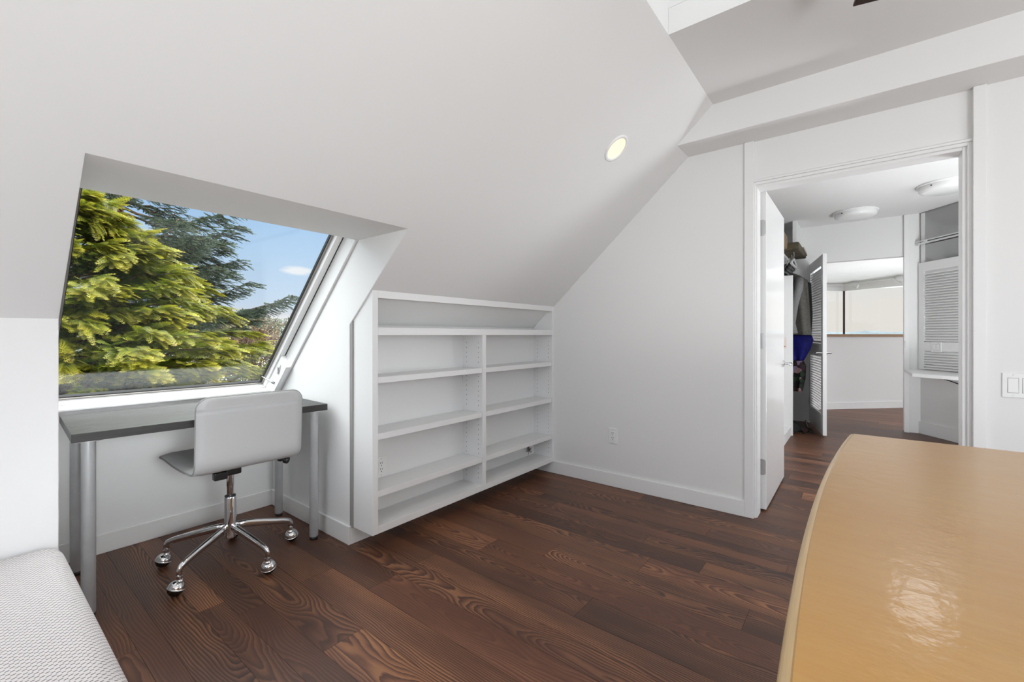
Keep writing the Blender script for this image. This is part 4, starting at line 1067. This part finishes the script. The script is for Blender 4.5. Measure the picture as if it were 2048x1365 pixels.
# blue spruce twig : stem with needles, length 1 along +x
def twig_template():
    T3, TT = [], []
    rng = np.random.default_rng(2)
    for i in range(46):
        t = i / 46; a = rng.uniform(-1, PI + 1); L = .19 * (1 - .45 * t)
        dv = np.array([.62, math.cos(a) * .78, math.sin(a) * .78]); p_ = np.array([t, 0, 0]); s = np.cross(dv, [1, 0, 0]); s /= np.linalg.norm(s)
        w_ = .030; T3.append([p_ - s * w_, p_ + s * w_, p_ + dv * L]); TT.append([t * .5, t * .5, .5 + t * .5])
    for s in ((0, .012, 0), (0, 0, .012)):
        s = np.array(s); T3.append([-s, s, np.array([1, 0, 0])]); TT.append([0, 0, .3])
    return np.array(T3), np.array(TT)
TQ, TT_ = twig_template()
def spruce(base, top, zlo, rfun, nb, extra, name, label, seed):
    rng = np.random.default_rng(seed); root = empty(name, tuple(base), label=label, cat='tree'); b0 = np.array(base)
    bm = bmesh.new(); tube(bm, [(0, 0, 0), (0, 0, (top - base[2]) * .6), (0, 0, top - base[2])], [.22, .14, .02], 10); obj('trunk', bm, BARK, root, smooth=True)
    pos, dirs, ups, lens, lo, hi, tip = [], [], [], [], [], [], []
    bb = bmesh.new(); br = []
    for i in range(nb):
        z = zlo + (top - zlo) * rng.random(); az = rng.uniform(0, 2 * PI)
        if math.sin(az) > .3 and rng.random() < .7: az = -az
        Rz = rfun(z) * rng.uniform(.6, 1.05); e = np.array([base[0] + math.cos(az) * Rz, base[1] + math.sin(az) * Rz, z + rng.uniform(-.25, .15)])
        br.append((np.array([base[0], base[1], z]), e, 1.0))
    for e in extra: br.append((np.array([base[0], base[1], e[3]]), np.array(e[:3]), e[4]))
    for a, e, dens in br:
        Lb = np.linalg.norm(e - a); n = 12; pts = []
        for k in range(n):
            f = k / (n - 1); pts.append(a + (e - a) * f + np.array([0, 0, -.09 * Lb * math.sin(PI * f)]) + rng.normal(0, .02, 3))
        tube(bb, [tuple(p_ - b0) for p_ in pts], [max(.006, .03 * (1 - k / n)) for k in range(n)], 5, cap=False)
        bd = (e - a) / Lb; sd = np.array([-bd[1], bd[0], 0]); ns = int(Lb * 15 * dens)
        for s in range(ns):
            f = .25 + .75 * (s + rng.random()) / ns; k = min(n - 2, int(f * (n - 1))); p_ = pts[k] + (pts[k + 1] - pts[k]) * (f * (n - 1) - k)
            L2 = (.16 + .62 * (1 - f)) * rng.uniform(.6, 1.1) * min(1.0, Lb / 2.2); sg = -1 if s % 2 else 1
            d2 = bd * .75 + sd * sg * .7 + np.array([0, 0, rng.uniform(-.3, .05)]); d2 /= np.linalg.norm(d2)
            e2 = p_ + d2 * L2 + np.array([0, 0, -.12 * L2]); tube(bb, [tuple(p_ - b0), tuple((p_ + e2) / 2 - b0), tuple(e2 - b0)], [.008, .005, .003], 4, cap=False)
            nt_ = max(4, int(L2 * 36))
            for q in range(nt_):
                g = (q + .5) / nt_; pp = p_ + (e2 - p_) * g; s3 = -1 if q % 2 else 1
                d3 = d2 * .8 + np.cross(d2, [0, 0, 1]) * s3 * rng.uniform(.1, .9) + np.array([0, 0, rng.uniform(-.5, .12)])
                pos.append(pp); dirs.append(d3); ups.append(np.array([rng.normal(0, .2), rng.normal(0, .2), 1.])); lens.append(rng.uniform(.13, .22))
                g_ = rng.random(); lo.append(lin(66, 78, 62)); hi.append(lin(98, 120, 94) * (1 - g_) + lin(142, 166, 152) * g_); tip.append(lin(160, 178, 158) if g_ > .4 else lin(150, 156, 108))
    Vv, Cc = place(TQ, TT_, pos, dirs, ups, lens, lo, hi, tip, rng)
    foliage_mesh('needles', Vv - b0, Cc, leaf_mat('spruce_needle', .15), root, 3)
    obj('branches', bb, BARK, root, smooth=True); print(name, len(Vv) // 3)
def at_px(px, py, d): v = CAMP + ray(px, py) * d; return (v.x, v.y, v.z)
tb = at_px(235, 670, 8.2)
ext = [(*at_px(584, 590, 7.6), 1.75, 1.5), (*at_px(500, 566, 7.9), 2.0, 1.0), (*at_px(482, 452, 7.8), 3.1, 1.2), (*at_px(478, 520, 7.9), 2.6, 1.3), (*at_px(470, 420, 7.8), 3.5, .9), (*at_px(455, 485, 7.4), 2.9, 1.4),
       (*at_px(400, 470, 6.6), 2.7, 1.4), (*at_px(360, 440, 6.4), 3.0, 1.3), (*at_px(470, 545, 7.4), 2.2, 1.0), (*at_px(520, 640, 8), 1.3, .7), (*at_px(430, 530, 7.0), 2.1, 1.2)]
spruce((tb[0], tb[1], -4.0), 5.6, .2, lambda z: max(.3, 1.75 - .28 * max(0, z - 2.2)), 66, ext, 'blue_spruce', 'blue-green spruce tree behind the yellow cypress', 8)

# distant shrubs, dark tree, roof, hills
def blobtree(name, label, c, r, n, size, c0, c1, seed, cat='tree', bare=False):
    rng = np.random.default_rng(seed); root = empty(name, (c[0], c[1], -4.0), label=label, cat=cat); b0 = np.array([c[0], c[1], -4.0])
    bm = bmesh.new(); tube(bm, [(0, 0, 0), (.1, 0, (c[2] + 4) * .6), (0, 0, c[2] + 4)], [.16, .12, .05], 8)
    for i in range(22 if bare else 14):
        a = rng.uniform(0, 2 * PI); el = rng.uniform(.1, 1.2); d = np.array([math.cos(a) * math.cos(el) * r[0], math.sin(a) * math.cos(el) * r[1], math.sin(el) * r[2]])
        s = np.array([0, 0, c[2] + 4 - .4 * r[2]]); e = s + d * rng.uniform(.8, 1.05); mm = (s + e) / 2 + rng.normal(0, .1, 3); tube(bm, [tuple(s), tuple(mm), tuple(e)], [.035, .02, .006], 5)
        if bare:
            for k in range(8):
                f = rng.uniform(.35, .95); p_ = s + (e - s) * f; e2 = p_ + rng.normal(0, .28, 3) + np.array([0, 0, .25]); tube(bm, [tuple(p_), tuple(e2)], [.01, .004], 4)
    obj('branches', bm, BARK, root, smooth=True)
    u = rng.normal(0, 1, (n, 3)); u /= np.linalg.norm(u, axis=1)[:, None]; rad = rng.uniform(.55, 1.0, n) ** .6
    lump = 1 + .22 * np.sin(u[:, 0] * 5 + seed) * np.cos(u[:, 2] * 6) + .12 * np.sin(u[:, 1] * 11)
    P_ = np.array(c) + u * rad[:, None] * lump[:, None] * np.array(r)
    a = rng.normal(0, 1, (n, 3)); a /= np.linalg.norm(a, axis=1)[:, None]; b = np.cross(a, rng.normal(0, 1, (n, 3))); b /= np.linalg.norm(b, axis=1)[:, None]
    s = size * rng.uniform(.6, 1.4, n)[:, None]; tri = np.stack([P_ - a * s - b * s * .4, P_ + a * s, P_ + b * s * .7], 1)
    g = rng.random(n)[:, None]; col = np.array(c0) * (1 - g) + np.array(c1) * g; col = np.repeat(col, 3, 0)
    foliage_mesh('leaves', tri.reshape(-1, 3) - b0, col, leaf_mat(name + '_leaf', .2), root, 3)
blobtree('dark_oak', 'dark green round tree beyond the cypress at the right of the window', at_px(470, 668, 24), (2.6, 2.6, 1.1), 9000, .08, lin(62, 66, 46), lin(98, 104, 76), 1)
blobtree('distant_tree', 'dull green tree below the hill at the window edge', at_px(548, 700, 42), (3.5, 3.5, 1.3), 7000, .14, lin(72, 78, 60), lin(110, 116, 90), 2)
blobtree('far_tree', 'grey-green tree showing between the cypress branches', at_px(425, 655, 30), (2.6, 2.6, .9), 6000, .10, lin(66, 74, 62), lin(96, 104, 90), 3)
blobtree('bare_shrub', 'thin bare shrub below the spruce branch tip', at_px(505, 680, 12), (1.0, 1.0, .62), 900, .03, lin(104, 92, 60), lin(146, 128, 88), 4, 'shrub', True)
blobtree('low_shrub', 'low dark shrub at the lower right corner of the glass', at_px(515, 735, 9), (.9, .9, .5), 5000, .03, lin(58, 66, 42), lin(104, 112, 66), 5, 'shrub', True)
ROOFM = mat('pale_roof_gravel', rough=.9); nt, b = nodes(ROOFM)
tc = N(nt, 'ShaderNodeTexCoord'); br_ = N(nt, 'ShaderNodeTexBrick'); br_.inputs['Scale'].default_value = 3.2; nt.links.new(tc.outputs['Object'], br_.inputs['Vector'])
br_.inputs['Color1'].default_value = (*s2l(214, 204, 200), 1); br_.inputs['Color2'].default_value = (*s2l(190, 180, 178), 1); br_.inputs['Mortar'].default_value = (*s2l(140, 132, 130), 1); nt.links.new(br_.outputs[0], b.inputs['Base Color'])
rc = Vector(at_px(520, 712, 15)); bm = bmesh.new()
hs = empty('neighbour_house', (rc.x, rc.y, -4), label='neighbouring house with a pale shingle roof seen low through the window', cat='house')
bm = bmesh.new(); box(bm, -2.6, 2.6, -1.6, 2.6, 0, rc.z + 3.55); obj('walls', bm, bump(mat('house_wall', s2l(176, 168, 158), .9), 5, .1), hs)
bm = PR([(-2.0, rc.z + 3.45), (.5, rc.z + 4.35), (3.0, rc.z + 3.45), (3.0, rc.z + 3.38), (-2.0, rc.z + 3.38)], 'x', -2.9, 2.9); obj('roof', bm, ROOFM, hs)
HILLM = bump(mat('hazy_hill_scrub', s2l(112, 122, 126), 1), .02, .3, 1, var=.25)
bm = bmesh.new(); rnd = random.Random(9)
for ring_, (D, hh, ph) in enumerate(((420, 10, .3), (900, 27, 2.0))):
    prev = None
    for k in range(0, 161):
        a = math.radians(-60 + 180 * k / 160); x, y = math.cos(a) * D, math.sin(a) * D
        h_ = H + hh * (.25 + .3 * math.sin(a * 7 + ph) ** 2 + .2 * math.sin(a * 23 + ph) + .10 * math.sin(a * 61) + .05 * rnd.random())
        if math.degrees(a) < 22: h_ = H + hh * (.12 + .10 * math.sin(a * 37 + ph) ** 2 + .05 * rnd.random()) * (1.0 if ring_ else .8)
        cur = (bm.verts.new((x, y, -30)), bm.verts.new((x, y, h_)), bm.verts.new((x * 1.15, y * 1.15, h_ * .8)))
        if prev:
            for i in range(2): bm.faces.new((prev[i], prev[i + 1], cur[i + 1], cur[i]))
        prev = cur
o = obj('distant_hills', bm, HILLM, kind='structure', smooth=True)
GR = bump(mat('garden_ground', s2l(74, 80, 52), 1), 1.5, .5, .05, var=.4)
struct('ground', (lambda b: box(b, -60, 60, 3.6, 400, -4.3, -4.0))(bmesh.new()), GR)
struct('ground_water', B(20, 2500, -1500, 1500, -31, -30), mat('bay_water', s2l(196, 200, 202), .9))
fan()
